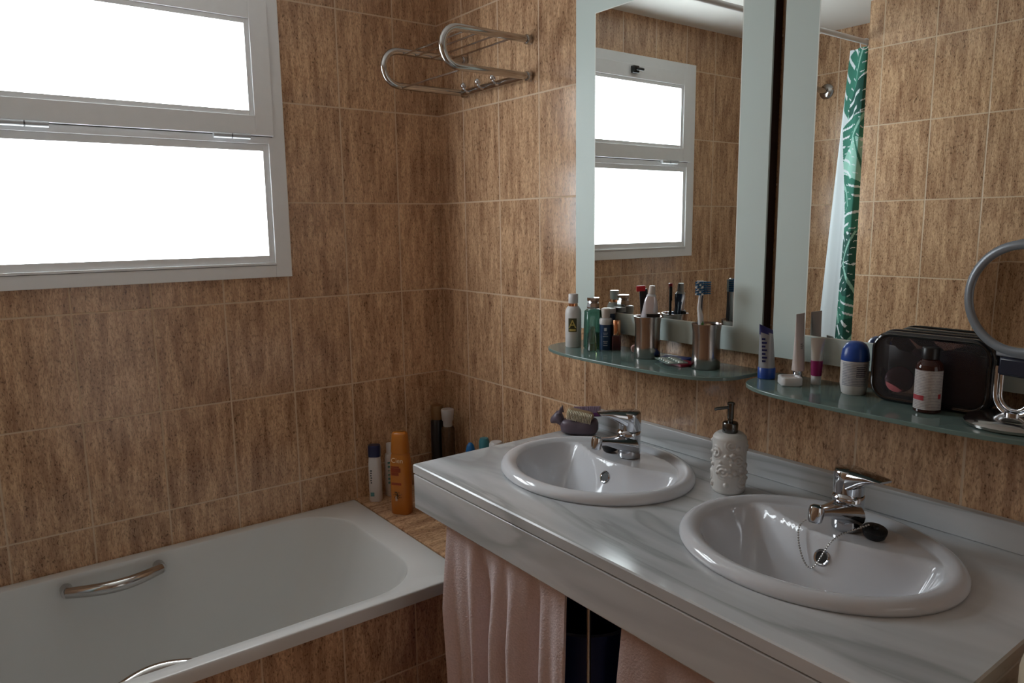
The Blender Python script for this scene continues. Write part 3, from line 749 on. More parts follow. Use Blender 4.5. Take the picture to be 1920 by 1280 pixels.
bm = bmesh.new(); loft(bm, [[(x, y, z) for x, y in rrect(0.020, 0.034, .004, 4)] for z in (0, 0.0055)])
finish('foil_card', bm, blue_pl, t)
finish('printed_band', B(((-0.0202, -0.02, 0.0004), (-0.010, 0.012, 0.0060))), white_pl, t)
t = thing('blister_pack', 'dark red sachet under the green blister pack, beside the toothbrush cup', 'sachet', (-0.090, -1.180, ZS+.0004), radians(75), 'blister packs between the cups')
bm = bmesh.new(); loft(bm, [[(x, y, z) for x, y in rrect(0.036, 0.024, .003, 4)] for z in (0, 0.0052)])
finish('sachet', bm, pmat('dark_red_foil', (0.22, 0.010, 0.035), 0.3), t)

# ================================================================== things on the shelf with the bag
gelclear = pmat('translucent_gel_tube', (0.40, 0.41, 0.43), 0.2, trans=0.3); deep = pmat('dark_blue_print', (0.015, 0.02, 0.11), 0.4)
X, Y = -0.078, -1.3985
t = thing('gel_tube', 'clear gel tube with a dark blue crimp standing on its blue cap', 'tube', (X, Y, ZS), VIEW(X, Y))
finish('cap', lathe([(0, 0), (0.0165, 0), (0.0175, 0.001), (0.0178, 0.022), (0.0168, 0.0235), (0, 0.0235)], 40), blue_pl, t)
bm = bmesh.new(); L = []
for s in [i/18 for i in range(19)]:
    z = 0.0236+0.0835*s
    L.append([(0.0165*(1-s)**0.8*cos(2*pi*k/36)+0.0012*cos(2*pi*k/36), (0.0165-0.003*s)*sin(2*pi*k/36)-0.004*s, z+0.006*s*s*sin(2*pi*k/36)*-1) for k in range(36)])
loft(bm, L)
for f in bm.faces: f.material_index = 1 if f.calc_center_median().z > 0.094 else 0
finish('tube', bm, [gelclear, deep], t, angle=60)
bm = bmesh.new()
for i in range(7):
    z = 0.036+i*0.0075; yo = -0.004*((z-.0236)/.0835); xo = 0.0168*(1-(z-.0236)/.0835)**0.8+0.0014
    box(bm, (xo-.002, -0.009+yo, z), (xo+.0003, -0.002+yo+(i % 2)*0.003, z+.004))
finish('print', bm, deep, t, smooth=False)

X, Y = -0.097, -1.4655
bm = bmesh.new(); loft(bm, [[(x, y, z) for x, y in rrect(0.0225*k, 0.0205*k, .010, 6)] for k, z in ((.93, 0), (1, .002), (1, .014), (.97, .0165), (.78, .0168), (.74, .013))])
t = thing('floss_box', 'small white rounded box lying at the front of its shelf', 'box', (X, Y, ZS), VIEW(X, Y)+.25)
finish('box', bm, white_pl, t, angle=45)
finish('inset', lathe([(0, 0.0128), (0.012, 0.0128), (0.012, 0.0142), (0.0095, 0.0142), (0.009, 0.0133), (0, 0.0133)], 30), cream_pl, t)

X, Y = -0.062, -1.4605
ck = pmat('pink_cream_tube', (0.62, 0.54, 0.51), 0.3)
t = thing('cream_tube', 'tall slim cream-pink tube standing on a silver cap', 'tube', (X, Y, ZS), VIEW(X, Y)+1.1)
finish('cap', lathe([(0, 0), (0.0088, 0), (0.0092, 0.001), (0.0092, 0.023), (0, 0.0232)], 28), M['chrome'], t)
bm = bmesh.new(); L = []
for s in [i/18 for i in range(19)]:
    z = 0.0234+0.116*s
    L.append([(0.0118*(1-s)**0.75*cos(2*pi*k/32)+0.0010*cos(2*pi*k/32), (0.0118+0.006*s)*sin(2*pi*k/32), z) for k in range(32)])
loft(bm, L); finish('tube', bm, ck, t, angle=60)
bm = bmesh.new()
for i, z in enumerate((0.070, 0.074, 0.078)):
    xo = 0.0118*(1-(z-.0234)/.116)**.75
    box(bm, (xo-.001, -0.008, z), (xo+.0013, -0.003+(i % 2)*.003, z+.0016))
finish('print', bm, pmat('grey_print', (0.16, 0.15, 0.15), 0.5), t, smooth=False)

X, Y = -0.055, -1.4965
t = thing('hand_cream_tube', 'small silver tube with a magenta band on a white cap', 'tube', (X, Y, ZS), VIEW(X, Y))
finish('cap', lathe([(0, 0), (0.009, 0), (0.0096, 0.001), (0.0096, 0.0175), (0, 0.0178)], 28), white_pl, t)
bm = bmesh.new(); L = []
zs_ = [0.018, 0.020, 0.030, 0.0475, 0.0480, 0.062, 0.076, 0.090, 0.093]
for z in zs_:
    s = (z-.018)/.075
    L.append([(0.0102*(1-s)**0.75*cos(2*pi*k/32)+0.0008*cos(2*pi*k/32), (0.0102+0.003*s)*sin(2*pi*k/32), z) for k in range(32)])
loft(bm, L)
for f in bm.faces: f.material_index = 1 if f.calc_center_median().z < 0.0478 else 0
finish('tube', bm, [pmat('pale_silver_tube', (0.60, 0.60, 0.57), 0.25, 0.4), pmat('magenta_band', (0.22, 0.008, 0.09), 0.3)], t, angle=60)

X, Y = -0.078, -1.587
t = thing('deodorant', 'white roll-on deodorant with a domed blue cap', 'deodorant', (X, Y, ZS), VIEW(X, Y))
finish('body', lathe([(0, 0), (0.019, 0), (0.0215, 0.0025), (0.0240, 0.016), (0.0246, 0.020), (0.0246, 0.062), (0.024, 0.064), (0, 0.0642)], 48, sy=1.0), white_pl, t)
finish('cap', lathe([(0, 0.0644), (0.0250, 0.0644), (0.0253, 0.066), (0.0245, 0.075), (0.0225, 0.086), (0.018, 0.0945), (0.011, 0.0990), (0, 0.1005)], 48), blue_pl, t)
lb = finish('label', patch(0.0248, -0.95, 0.95, 0.0185, 0.0615), lines_mat('deodorant_label', (0.55, 0.55, 0.57), (0.22, 0.23, 0.28), 105, 'Z', 0.42), t)
finish('barcode', patch(0.0253, 0.12, 0.78, 0.034, 0.056), lines_mat('barcode', (0.42, 0.42, 0.45), (0.05, 0.05, 0.09), 90, 'Z', 0.45), lb)

# toiletry bag
X, Y = -0.0655, -1.722
t = thing('toiletry_bag', 'black see-through toiletry bag standing behind the small brown bottle', 'bag', (X, Y, ZS), pi+radians(2))
smoke = pmat('smoked_clear_vinyl', (0.66, 0.62, 0.66), 0.05, trans=0.95, ior=1.15)
vinyl = pmat('glossy_black_vinyl', (0.010, 0.009, 0.011), 0.14, coat=0.5)
HY, HZ, DX = 0.0985, 0.0635, 0.0255
bm = bmesh.new()
def oval(k): return [(y*1, z+HZ) for y, z in rrect(HY-k, HZ-k, max(0.034-k, .01), 10)]
prof = [(DX, .008), (DX, .0035), (DX-.003, .0004), (DX-.006, .003), (DX-.009, .0006), (0.004, 0.0), (0.002, .003), (-.002, .003), (-.004, 0), (-DX+.006, 0.0), (-DX, .004), (-DX, .008), (-DX+.002, .010), (DX-.002, .010)]
lo = [[(x, y, z) for y, z in oval(k)] for x, k in prof]
loft(bm, lo+[lo[0]], cap0=False, cap1=False); bmesh.ops.remove_doubles(bm, verts=bm.verts[:], dist=1e-6)
finish('side_wall', bm, vinyl, t, angle=70)
for nm, x in (('front_window', DX-.0008), ('back_window', -DX+.0010)):
    bm = bmesh.new(); loft(bm, [[(x+d_, y, z) for y, z in oval(.0085)] for d_ in (-.0004, .0004)]); finish(nm, bm, smoke, t, angle=60)
lo = [(DX+.0008, y, z) for y, z in oval(.0055)]
finish('piping', tube(bmesh.new(), lo, 0.0016, 8, closed=True), vinyl, t)
lo = [(0.0, y, z) for y, z in oval(-.0003)]
finish('zip', tube(bmesh.new(), lo, 0.0016, 8, closed=True), M['black'], t)
# what is in it
t = thing('powder_compact', 'round dusky pink compact seen through the bag', 'compact', (X-.0135, Y+.050, ZS+.040), 0)
finish('case', lathe([(0, 0), (0.022, 0), (0.0235, 0.0015), (0.0235, 0.008), (0.021, 0.010), (0, 0.0105)], 36), pmat('dusky_pink', (0.46, 0.14, 0.16), 0.25), t, rot=(radians(0), radians(-76), radians(8)))
t = thing('makeup_brush', 'make-up brush with a mauve handle and dark hair inside the bag', 'brush', (X-.004, Y+.022, ZS+.082), 0)
finish('handle', tube(bmesh.new(), [(0, -0.050, -0.030), (0, -0.012, -0.002), (0, 0.012, 0.012)], 0.0052, 14, taper=[.6, 1, 1.15]), pmat('mauve_handle', (0.20, 0.14, 0.19), 0.35), t)
finish('bristles', tube(bmesh.new(), [(0, 0.0125, 0.0122), (0, 0.03, 0.021), (0, 0.046, 0.030)], 0.008, 16, taper=[.8, 1.6, 1.2]), pmat('dark_bristles', (0.02, 0.015, 0.018), 0.8), t)
t = thing('sample_tube', 'pale tube leaning in the lower left corner of the bag', 'tube', (X-.008, Y+.078, ZS+.012), 0)
finish('tube', tube(bmesh.new(), [(0, 0.008, 0.044), (0, -0.002, 0.018), (0, -0.014, 0.001)], 0.006, 14, taper=[.6, 1.1, .9]), pmat('pale_tube', (0.42, 0.37, 0.35), 0.35), t)
t = thing('cosmetics_pouch', 'dark purple pouch filling the right half of the bag', 'pouch', (X-.001, Y-.040, ZS+.0115), 0)
bm = bmesh.new(); loft(bm, [[(x_*k, y*k, z) for x_, y in rrect(.016, .046, .012, 6)] for k, z in ((.8, 0), (1, .01), (1, .06), (.8, .082), (.4, .09))])
finish('pouch', bm, pmat('purple_cloth', (0.035, 0.010, 0.035), 0.6, bump=(60, .6)), t)

# small brown bottle
X, Y = -0.1130, -1.7355
amb = pmat('brown_glass', (0.060, 0.022, 0.018), 0.06, trans=0.25)
t = thing('antiseptic_bottle', 'small dark brown bottle with a white label and black cap', 'bottle', (X, Y, ZS), VIEW(X, Y))
finish('body', lathe([(0, 0), (0.0195, 0), (0.0212, 0.002), (0.0212, 0.076), (0.0195, 0.083), (0.014, 0.089), (0.0115, 0.091), (0, 0.091)], 44), amb, t)
finish('cap', lathe([(0, 0.0912), (0.0132, 0.0912), (0.0135, 0.093), (0.0135, 0.109), (0.0125, 0.1105), (0, 0.111)], 36), M['black'], t)
lb = finish('label', patch(0.0214, -1.35, 1.2, 0.0065, 0.073), lines_mat('small_print_label', (0.55, 0.52, 0.51), (0.30, 0.285, 0.29), 120, 'Z', 0.5), t)
bm = patch(0.0219, -1.25, -0.28, 0.0225, 0.0305); patch(0.0219, 0.75, 1.0, 0.026, 0.034, bm=bm)
finish('red_band', bm, pmat('red_print', (0.42, 0.045, 0.06), 0.45), lb)

# round makeup mirror on its stand
X, Y = -0.108, -1.862
t = thing('makeup_mirror', 'round magnifying mirror on a chrome stand at the end of the shelf', 'mirror', (X, Y, ZS), radians(167.5))
finish('base', lathe([(0, 0), (0.062, 0), (0.066, 0.002), (0.0665, 0.006), (0.061, 0.012), (0.045, 0.0165), (0.02, 0.018), (0, 0.018)], 56), M['dullchrome'], t)
bm = bmesh.new()
for rr, w_ in ((0.0045, 0.030), (0.0045, 0.022)):
    pts = [(0, -w_, 0.092), (0, -w_, 0.047)] + arc((0, 0, 0.047), w_, pi, 2*pi, (0, 1, 0), (0, 0, 1), 16)[1:-1] + [(0, w_, 0.047), (0, w_, 0.092)]
    tube(bm, pts, rr if w_ > .025 else .003, 10)
tube(bm, [(0, 0, 0.012), (0, 0, 0.022)], 0.012, 16)
finish('yoke', bm, M['chrome'], t)
finish('stem_block', B(((-0.010, -0.024, 0.079), (0.010, 0.024, 0.108))), pmat('dark_navy_plastic', (0.010, 0.012, 0.028), 0.3), t, bevel=0.004)
finish('neck_plate', B(((-0.006, -0.032, 0.108), (0.0065, 0.032, 0.122))), pmat('grey_rim', (0.26, 0.28, 0.31), 0.35, 0.2), t, bevel=0.003)
ZM = 0.2005
bm = bmesh.new(); R = 0.0885
lo = []
for dr_, dx in ((0, -.007), (.003, -.009), (-.004, -.011), (-.013, -.009), (-.013, .0075), (-.010, .010), (-.004, .0105), (.001, .0075)):
    lo.append([(dx, (R+dr_)*cos(2*pi*i/80), ZM+(R+dr_)*sin(2*pi*i/80)) for i in range(80)])
loft(bm, lo+[lo[0]], cap0=False, cap1=False); bmesh.ops.remove_doubles(bm, verts=bm.verts[:], dist=1e-6)
finish('rim', bm, pmat('grey_rim_plastic', (0.20, 0.22, 0.245), 0.3, 0.2), t, angle=60)
bm = bmesh.new(); lo = [[(0.0062-0.0004*(1-k*k), (R-.0125)*k*cos(2*pi*i/80), ZM+(R-.0125)*k*sin(2*pi*i/80)) for i in range(80)] for k in (1, .8, .6, .4, .2, .02)]
b0 = [[(-0.008, p[1], p[2]) for p in lo[0]]]
loft(bm, b0+lo); finish('magnifying_glass', bm, M['mirror'], t, angle=70)
bm = bmesh.new()
for k in range(7): box(bm, (0.0066, -0.014+k*.004, 0.1135), (0.0070, -0.0115+k*.004, 0.1165))
finish('maker_mark', bm, deep, t, smooth=False)

# ================================================================== things on the counter
X, Y = -0.1455, -1.3630
t = thing('soap_dispenser', 'white embossed soap dispenser between the two basins', 'soap dispenser', (X, Y, ZC+.0002), VIEW(X, Y))
bm = bmesh.new(); NZ, NA = 110, 150; L = []
er = random.Random(3); EXTRA = tuple((er.uniform(-pi, pi), er.uniform(.014, .110), er.uniform(.003, .0052)) for _ in range(44))
def emboss(a, z):
    # raised scrolls and little flowers modelled on the wall of the dispenser
    e = 0.0
    for (ca, cz, rr, turns) in ((0.9, .030, .020, 2), (0.55, .075, .016, -2), (-0.35, .05, .018, 2), (-.9, .09, .017, -2), (1.5, .10, .016, 2), (-1.6, .035, .018, 2), (2.2, .05, .018, -2), (3.0, .085, .018, 2), (-2.4, .075, .018, 2), (0.1, .108, .014, 2)):
        da = math.atan2(sin(a-ca), cos(a-ca))*0.034; dz = z-cz; d_ = sqrt(da*da+dz*dz)
        if d_ < rr:
            ph = math.atan2(dz, da); sp = (d_/rr*turns*1.2 - ph/(2*pi)*math.copysign(1, turns)) % 1.0
            e = max(e, (1-abs(sp-.5)*2)**1.5*(1-(d_/rr)**4))
    for (ca, cz, rr) in EXTRA + ((0.35, .050, .0055), (0.12, .044, .005), (0.5, .040, .005), (-.1, .056, .0045), (-.15, .022, .005), (.25, .088, .005), (-1.2, .062, .005), (1.2, .062, .005), (0.75, .055, .004)):
        da = math.atan2(sin(a-ca), cos(a-ca))*0.034; dz = z-cz; d_ = sqrt(da*da+dz*dz)
        if d_ < rr: e = max(e, 1.25*sqrt(1-(d_/rr)**2))
    return e
for i in range(NZ+1):
    z = 0.128*i/NZ; rb = 0.0345
    if z < .008: rb -= 0.005*(1-z/.008)**2
    if z > .116: rb -= 0.010*((z-.116)/.012)**2.2
    fade = min(1, max(0, (z-.005)/.006))*min(1, max(0, (.117-z)/.008))
    L.append([((rb+0.0036*fade*emboss(2*pi*k/NA, z))*cos(2*pi*k/NA), (rb+0.0036*fade*emboss(2*pi*k/NA, z))*sin(2*pi*k/NA), z) for k in range(NA)])
loft(bm, L)
finish('jar', bm, pmat('white_stoneware', (0.60, 0.59, 0.57), 0.35), t, angle=80)
gun = pmat('gunmetal', (0.12, 0.12, 0.115), 0.22, 1.0)
finish('collar', lathe([(0, 0.1278), (0.0155, 0.1278), (0.016, 0.129), (0.016, 0.147), (0.0145, 0.1495), (0, 0.150)], 36), gun, t)
pm = lathe([(0, 0.150), (0.0055, 0.150), (0.0055, 0.156), (0.0068, 0.157), (0.0068, 0.186), (0.0078, 0.187), (0.0078, 0.1905), (0.006, 0.192), (0, 0.192)], 28)
finish('pump', pm, gun, t)
ang = radians(155)-VIEW(X, Y)
finish('nozzle', tube(bmesh.new(), [(0.004*cos(ang), 0.004*sin(ang), 0.181), (0.030*cos(ang), 0.030*sin(ang), 0.1805), (0.036*cos(ang), 0.036*sin(ang), 0.179)], 0.0033, 12), gun, t)

# dog-shaped holder with brushes
mauve = pmat('mauve_matt_plastic', (0.135, 0.105, 0.135), 0.38)
DY = -0.835
t = thing('dog_brush_holder', 'mauve dog-shaped holder at the counter corner carrying two nail brushes', 'holder', (-0.098, DY, ZC+.0002), radians(-52))
# body: an open trough lying along local x, head at -x
bm = bmesh.new(); L = []
for s in [i/20 for i in range(21)]:
    x = -0.048+0.104*s; k = (1-abs(2*s-1)**4.5)**0.5 if 0 < s < 1 else 0.05
    k = max(k, .12); top = 0.040+0.006*cos(pi*s); c = []
    for j in range(28):
        a = 2*pi*j/28; yy = 0.029*k*math.copysign(abs(cos(a))**.6, cos(a)); zz = 0.022+(0.022*k**.5)*math.copysign(abs(sin(a))**.6, sin(a))
        zz = max(zz, 0.0006 if .12 < s < .9 else 0.004); zz = zz+(0.006*(s-.5) if sin(a) > 0 else 0)
        c.append((x, yy, zz))
    L.append(c)
loft(bm, L); finish('body', bm, mauve, t, angle=60)
bm = bmesh.new(); L = []
for (x, z, rx, rz) in ((-0.036, 0.026, .010, .008), (-0.042, 0.034, .016, .016), (-0.050, 0.041, .0175, .0195), (-0.058, 0.043, .016, .0175), (-0.066, 0.038, .012, .013), (-0.073, 0.034, .008, .009), (-0.076, 0.033, .003, .004)):
    L.append([(x, rx*cos(2*pi*j/24), z+rz*sin(2*pi*j/24)) for j in range(24)])
loft(bm, L); hdm = finish('head', bm, mauve, t, angle=60)
for s in (-1, 1):
    bm = bmesh.new(); lo = [[(-0.048+0.004*q+(.008*(1-q))*cos(2*pi*j/14), s*(0.010+.003*q)+(.005*(1-q)+.0004)*sin(2*pi*j/14), 0.055+.020*q) for j in range(14)] for q in (0, .3, .6, .85, 1)]
    loft(bm, lo); finish('ear', bm, mauve, hdm, angle=60)
bmw = pmat('natural_wood', (0.42, 0.29, 0.17), 0.5, noise=(60, .15)); bri = pmat('cream_bristles', (0.82, 0.74, 0.58), 0.8)
rz_ = radians(-52)
def local(x, y, z): return (-0.098+x*cos(rz_)-y*sin(rz_), DY+x*sin(rz_)+y*cos(rz_), ZC+z)
def nail_brush(name, label, base, wood, bcol, tilt, L_, loc, rot):
    t = thing(name, label, 'nail brush', loc, 0, 'nail brushes in the dog holder'); t.rotation_euler = rot
    bm = bmesh.new(); loft(bm, [[(x, y, z) for x, y in rrect(L_*k, .0125*k, .010, 6)] for k, z in ((.9, 0), (1, .003), (1, .008), (.94, .0105))])
    finish('back', bm, wood, t)
    bm = bmesh.new(); n = int(L_*2/.0042)
    for i in range(n):
        for j in range(6):
            x, y = -L_+.006+i*.0042, -.0098+j*.0039
            if abs(x) > L_-.005: continue
            tube(bm, [(x, y, -.0002), (x*1.01+random.uniform(-.0006, .0006), y*1.06, -.016)], .00165, 5)
    o = finish('bristles', bm, bcol, t); o['kind'] = 'stuff'
    return t
nail_brush('nail_brush', 'wooden nail brush with cream bristles on the dog-shaped holder', None, bmw, bri, 0, .037, local(.008, -.016, .056), (radians(-70), radians(10), rz_))
nail_brush('nail_brush', 'purple nail brush with pale bristle tips behind the wooden one', None, pmat('purple_plastic', (0.13, 0.035, 0.14), 0.35), pmat('lilac_bristles', (0.40, 0.30, 0.42), 0.7), 0, .040, local(.024, .016, .056), (radians(172), radians(-4), rz_))

# ================================================================== things on the ledge at the foot of the bath
ZL = 0.5503
def flat_bottle(name, label, x, y, hx_, hy_, h, mat, rot, group=None, neck=0.9):
    t = thing(name, label, 'bottle', (x, y, ZL), rot, group)
    bm = bmesh.new(); lo = []
    for k, z in ((.92, 0), (1, .004), (1, h*.5), (.98, h*.85), (neck, h*.97), (neck*.9, h)):
        lo.append([(px, py, z) for px, py in rrect(hx_*k, hy_*k, min(hx_, hy_)*.75*k, 7)])
    loft(bm, lo); finish('body', bm, mat, t, angle=50); return t
ink = pmat('dark_print', (0.03, 0.045, 0.06), 0.5); teal_ink = pmat('teal_print', (0.10, 0.30, 0.32), 0.5)
X, Y = -0.329, -0.062
t = flat_bottle('shampoo_bottle', 'white shampoo bottle with a dark blue cap, leftmost on the ledge', X, Y, .0175, .0215, .157, white_pl, VIEW(X, Y)-.2)
bm = bmesh.new(); loft(bm, [[(a, b, z) for a, b in rrect(.0172*k, .0205*k, .012, 7)] for k, z in ((1, .1573), (1.02, .159), (1, .193), (.93, .1965))])
finish('cap', bm, pmat('dark_navy_cap', (0.010, 0.018, 0.075), 0.3), t)
bm = bmesh.new()
for i, (z, l) in enumerate(((.108, .009), (.100, .007), (.091, .006), (.083, .008), (.074, .006), (.066, .007))):
    box(bm, (.0172, -.014+(i % 2)*.001, z), (.0178, -.014+l*.8, z+.0045))
finish('print', bm, ink, t, smooth=False)
finish('logo', B(((.0172, -.015, .020), (.0178, -.002, .034))), teal_ink, t, smooth=False)
X, Y = -0.262, -0.048
t = flat_bottle('shampoo_bottle', 'white bottle with green print, half hidden behind the orange one', X, Y, .016, .0205, .150, white_pl, VIEW(X, Y)+.1)
finish('cap', lathe([(0, .1503), (.013, .1503), (.0135, .152), (.0135, .184), (.0125, .187), (0, .1875)], 32), white_pl, t)
finish('print', B(((.0150, -.012, .045), (.0162, .006, .125))), lines_mat('teal_lines', (0.55, 0.57, 0.55), (0.08, 0.25, 0.24), 22, 'Z', .5), t, smooth=False)
X, Y = -0.311, -0.214
orange = pmat('orange_plastic', (0.46, 0.155, 0.020), 0.28); dkor = pmat('dark_orange_print', (0.27, 0.045, 0.010), 0.4)
t = flat_bottle('sun_lotion_bottle', 'tall orange bottle standing against the marble counter corner', X, Y, .024, .0335, .205, orange, VIEW(X, Y)-.42, neck=.86)
bm = bmesh.new(); loft(bm, [[(a, b, z) for a, b in rrect(.0215*k, .0275*k, .015, 7)] for k, z in ((1.02, .2053), (1.03, .209), (.96, .245), (.90, .266), (.80, .2715), (.55, .2735))])
finish('cap', bm, orange, t, angle=60)
text_mesh('lettering', 'Cien', .022, pmat('cream_print', (0.85, 0.66, 0.42), 0.5), t, facing(0, .0243, .182) @ Matrix.Translation((-.002, 0, 0)))
bm = bmesh.new()
for i, (z, l, hh) in enumerate(((.158, .028, .005), (.143, .033, .014), (.132, .026, .010))):
    box(bm, (.0238, -.024, z), (.0243, -.024+l, z+hh))
finish('print', bm, dkor, t, smooth=False)
finish('print_band', B(((.0238, -.024, .100), (.0243, .010, .108))), dkor, t, smooth=False)
bm = bmesh.new()
for k in range(7):
    a = k*0.9; tube(bm, [(.0242, -.004, .066), (.0244, -.004+.010*cos(a), .066+.010*sin(a)), (.0242, -.004+.016*cos(a+.4), .066+.012*sin(a+.4))], .0016, 6, flat=.3)
finish('palm_picture', bm, pmat('palm_print', (0.03, 0.028, 0.012), 0.5), t)
finish('flower_picture', B(((.0238, -.012, .046), (.0243, -.005, .062))), pmat('pale_flower', (0.55, 0.42, 0.30), 0.5), t, smooth=False)
# hair spray cans in the corner
can1 = pmat('black_can', (0.012, 0.010, 0.011), 0.3); can2 = pmat('dark_bronze_can', (0.10, 0.062, 0.036), 0.25, .6, noise=(120, .5))
t = thing('spray_can', 'tall black spray can with a brown cap in the tiled corner', 'spray can', (-.070, -.050, ZL), 0, 'spray cans in the corner')
finish('can', lathe([(0, 0), (.0235, 0), (.0245, .003), (.0245, .235), (.020, .242), (0, .242)], 36), can1, t)
finish('cap', lathe([(0, .2422), (.0225, .2422), (.023, .245), (.023, .288), (.021, .292), (0, .2925)], 36), pmat('brown_cap', (0.20, 0.105, 0.04), 0.35), t)
t = thing('spray_can', 'bronze patterned spray can with a clear white cap', 'spray can', (-.062, -.108, ZL), 0, 'spray cans in the corner')
finish('can', lathe([(0, 0), (.0225, 0), (.0235, .003), (.0235, .218), (.019, .226), (0, .226)], 36), can2, t)
finish('cap', lathe([(0, .2262), (.0165, .2262), (.0165, .243), (.0205, .248), (.0225, .275), (.0235, .284), (.0215, .2875), (0, .288)], 36), pmat('clear_white_cap', (0.58, 0.57, 0.57), 0.3, trans=.2), t)
# three low bottles behind the counter
bl = pmat('bright_blue_plastic', (0.012, 0.13, 0.36), 0.3); tl = pmat('teal_plastic', (0.05, 0.21, 0.25), 0.3)
t = thing('shower_gel_bottle', 'blue pointed-top bottle showing over the counter edge', 'bottle', (-.095, -.300, ZL), 0, 'bottles behind the counter edge')
finish('body', lathe([(0, 0), (.022, 0), (.024, .003), (.024, .15), (.018, .165), (0, .166)], 32), bl, t)
finish('cap', lathe([(0, .1662), (.0165, .1662), (.0165, .185), (.012, .205), (.006, .214), (0, .216)], 32), bl, t)
t = thing('shower_gel_bottle', 'teal round-capped bottle showing over the counter edge', 'bottle', (-.060, -.330, ZL), 0, 'bottles behind the counter edge')
finish('body', lathe([(0, 0), (.022, 0), (.0235, .003), (.0235, .17), (.018, .182), (0, .183)], 32), tl, t)
finish('cap', lathe([(0, .1832), (.017, .1832), (.0178, .186), (.0175, .222), (.0135, .231), (0, .233)], 32), tl, t)
t = thing('shower_gel_bottle', 'white round-topped bottle showing over the counter edge', 'bottle', (-.050, -.385, ZL), 0, 'bottles behind the counter edge')
finish('body', lathe([(0, 0), (.028, 0), (.030, .004), (.030, .17), (.024, .185), (0, .186)], 36), white_pl, t)
finish('cap', lathe([(0, .1862), (.0235, .1862), (.0245, .190), (.0235, .222), (.018, .230), (0, .232)], 36), white_pl, t)

# ================================================================== towels and what is under the counter
rail = thing('towel_stand', 'thin chrome stand under the counter carrying the pink towels', 'towel stand', (0, 0, 0))
finish('top_bar', tube(bmesh.new(), [(-.533, -1.91, .800), (-.533, -.87, .800)], .0035, 12), M['chrome'], rail)
for y, x in ((-1.05, -.533), (-1.338, -.522), (-1.80, -.533)):
    finish('post', tube(bmesh.new(), [(x, y, .800), (x, y, .0005)], .0042, 12), M['chrome'], rail)
def towel(name, label, y0, y1, folds, mat, z1, zb, lean):
    def fn(u, v):
        # v runs from the back hem over the bar to the front hem
        s = u
        bk = .055 if v < .46 else 0
        y = y0-bk+(y1-y0+2*bk)*s
        if v < .44: d_, x, z = (.44-v)/.44, -.518, .801-(.801-z1-.06)*(.44-v)/.44
        elif v > .52: d_, x, z = (v-.52)/.48, -.548, .801-(.801-zb)*(v-.52)/.48
        else:
            a = (v-.44)/.08*pi; d_ = 0; x = -.533+.015*cos(a); z = .801+.012*sin(a)
        amp = (.004+.016*min(1, d_*2.5))
        fx = 0
        for f, p, g in folds: fx += g*sin(2*pi*f*s+p+.6*d_)
        front = 1 if v > .48 else .45
        return (x-amp*front*fx-(.010*d_ if v > .52 else 0), y+lean*d_*(1-s)*.05+.006*sin(7*d_+9*s)*d_, z)
    bm = sheet(fn, 70, 90, .005)
    return tag(finish(name, bm, mat, angle=80), label, 'towel', 'towels on the stand')
towel('towel', 'pale pink towel hanging in folds beside the bathtub', -.893, -1.304, ((2.2, .4, .9), (4.7, 1.3, .75), (8.3, 2.0, .35)), M['terry'], .42, .30, -.9)
towel('towel', 'mauve-pink towel hanging right of the dark gap under the counter', -1.455, -1.90, ((1.3, 2.0, .5), (3.1, .3, .35), (7.3, 1.0, .12)), M['terry2'], .42, .30, .2)
dk = pmat('dark_brown_cloth', (0.020, 0.011, 0.010), 0.85); dbx = pmat('dark_blue_plastic', (0.010, 0.035, 0.20), 0.4)
t = thing('storage_unit', 'dark brown cupboard standing in the gap below the counter', 'cupboard', (0, 0, 0))
finish('carcass', B(((-.40, -1.90, .0005), (-.02, -1.30, .68))), dk, t, bevel=.004)
finish('top_panel', B(((-.42, -1.91, .681), (-.015, -1.295, .70))), pmat('dark_panel', (0.018, 0.013, 0.012), 0.6), t, bevel=.002)
t = thing('bucket', 'dark blue tub standing in the gap between the towels', 'bucket', (-.34, -1.13, .0005))
finish('body', lathe([(0, 0), (.095, 0), (.10, .004), (.125, .60), (.132, .602), (.132, .618), (.121, .618), (.097, .01), (0, .01)], 40), dbx, t)
# cream pedal bin beyond the counter's end
t = thing('laundry_bin', 'cream rounded bin just right of the counter end', 'bin', (-.42, -2.120, .0005))
finish('body', lathe([(0, 0), (.10, 0), (.105, .005), (.112, .91), (0, .912)], 44), pmat('cream_enamel', (0.50, 0.42, 0.30), 0.3), t)
finish('lid', lathe([(0, .9125), (.115, .9125), (.117, .916), (.117, .955), (.111, .982), (.090, 1.003), (.045, 1.014), (0, 1.016)], 44), pmat('cream_lid', (0.52, 0.44, 0.32), 0.3), t)

# ================================================================== seen in the mirrors: rail, curtain, shower arm
t = thing('curtain_rail', 'white shower curtain rail seen reflected along the bath edge', 'curtain rail', (0, 0, 0))
finish('rail', tube(bmesh.new(), [(-1.998, -.645, 2.190), (-.002, -.645, 2.190)], .0105, 16), white_pl, t)
for x in (-1.9985, -.0015):
    s = 1 if x < -1 else -1
    finish('flange', lathe([(0, 0), (.022, 0), (.024, .002), (.02, .008), (.012, .010), (0, .010)], 28), white_pl, t, loc=(x, -.645, 2.190), rot=(0, s*pi/2, 0))
g1 = pmat('leaf_green', (0.032, 0.19, 0.135), 0.7); g2 = pmat('leaf_dark_green', (0.012, 0.09, 0.070), 0.7); g3 = pmat('leaf_pale_green', (0.30, 0.58, 0.49), 0.7); cw = pmat('curtain_white', (0.70, 0.77, 0.81), 0.7)
LEAVES = []
rl = random.Random(5)
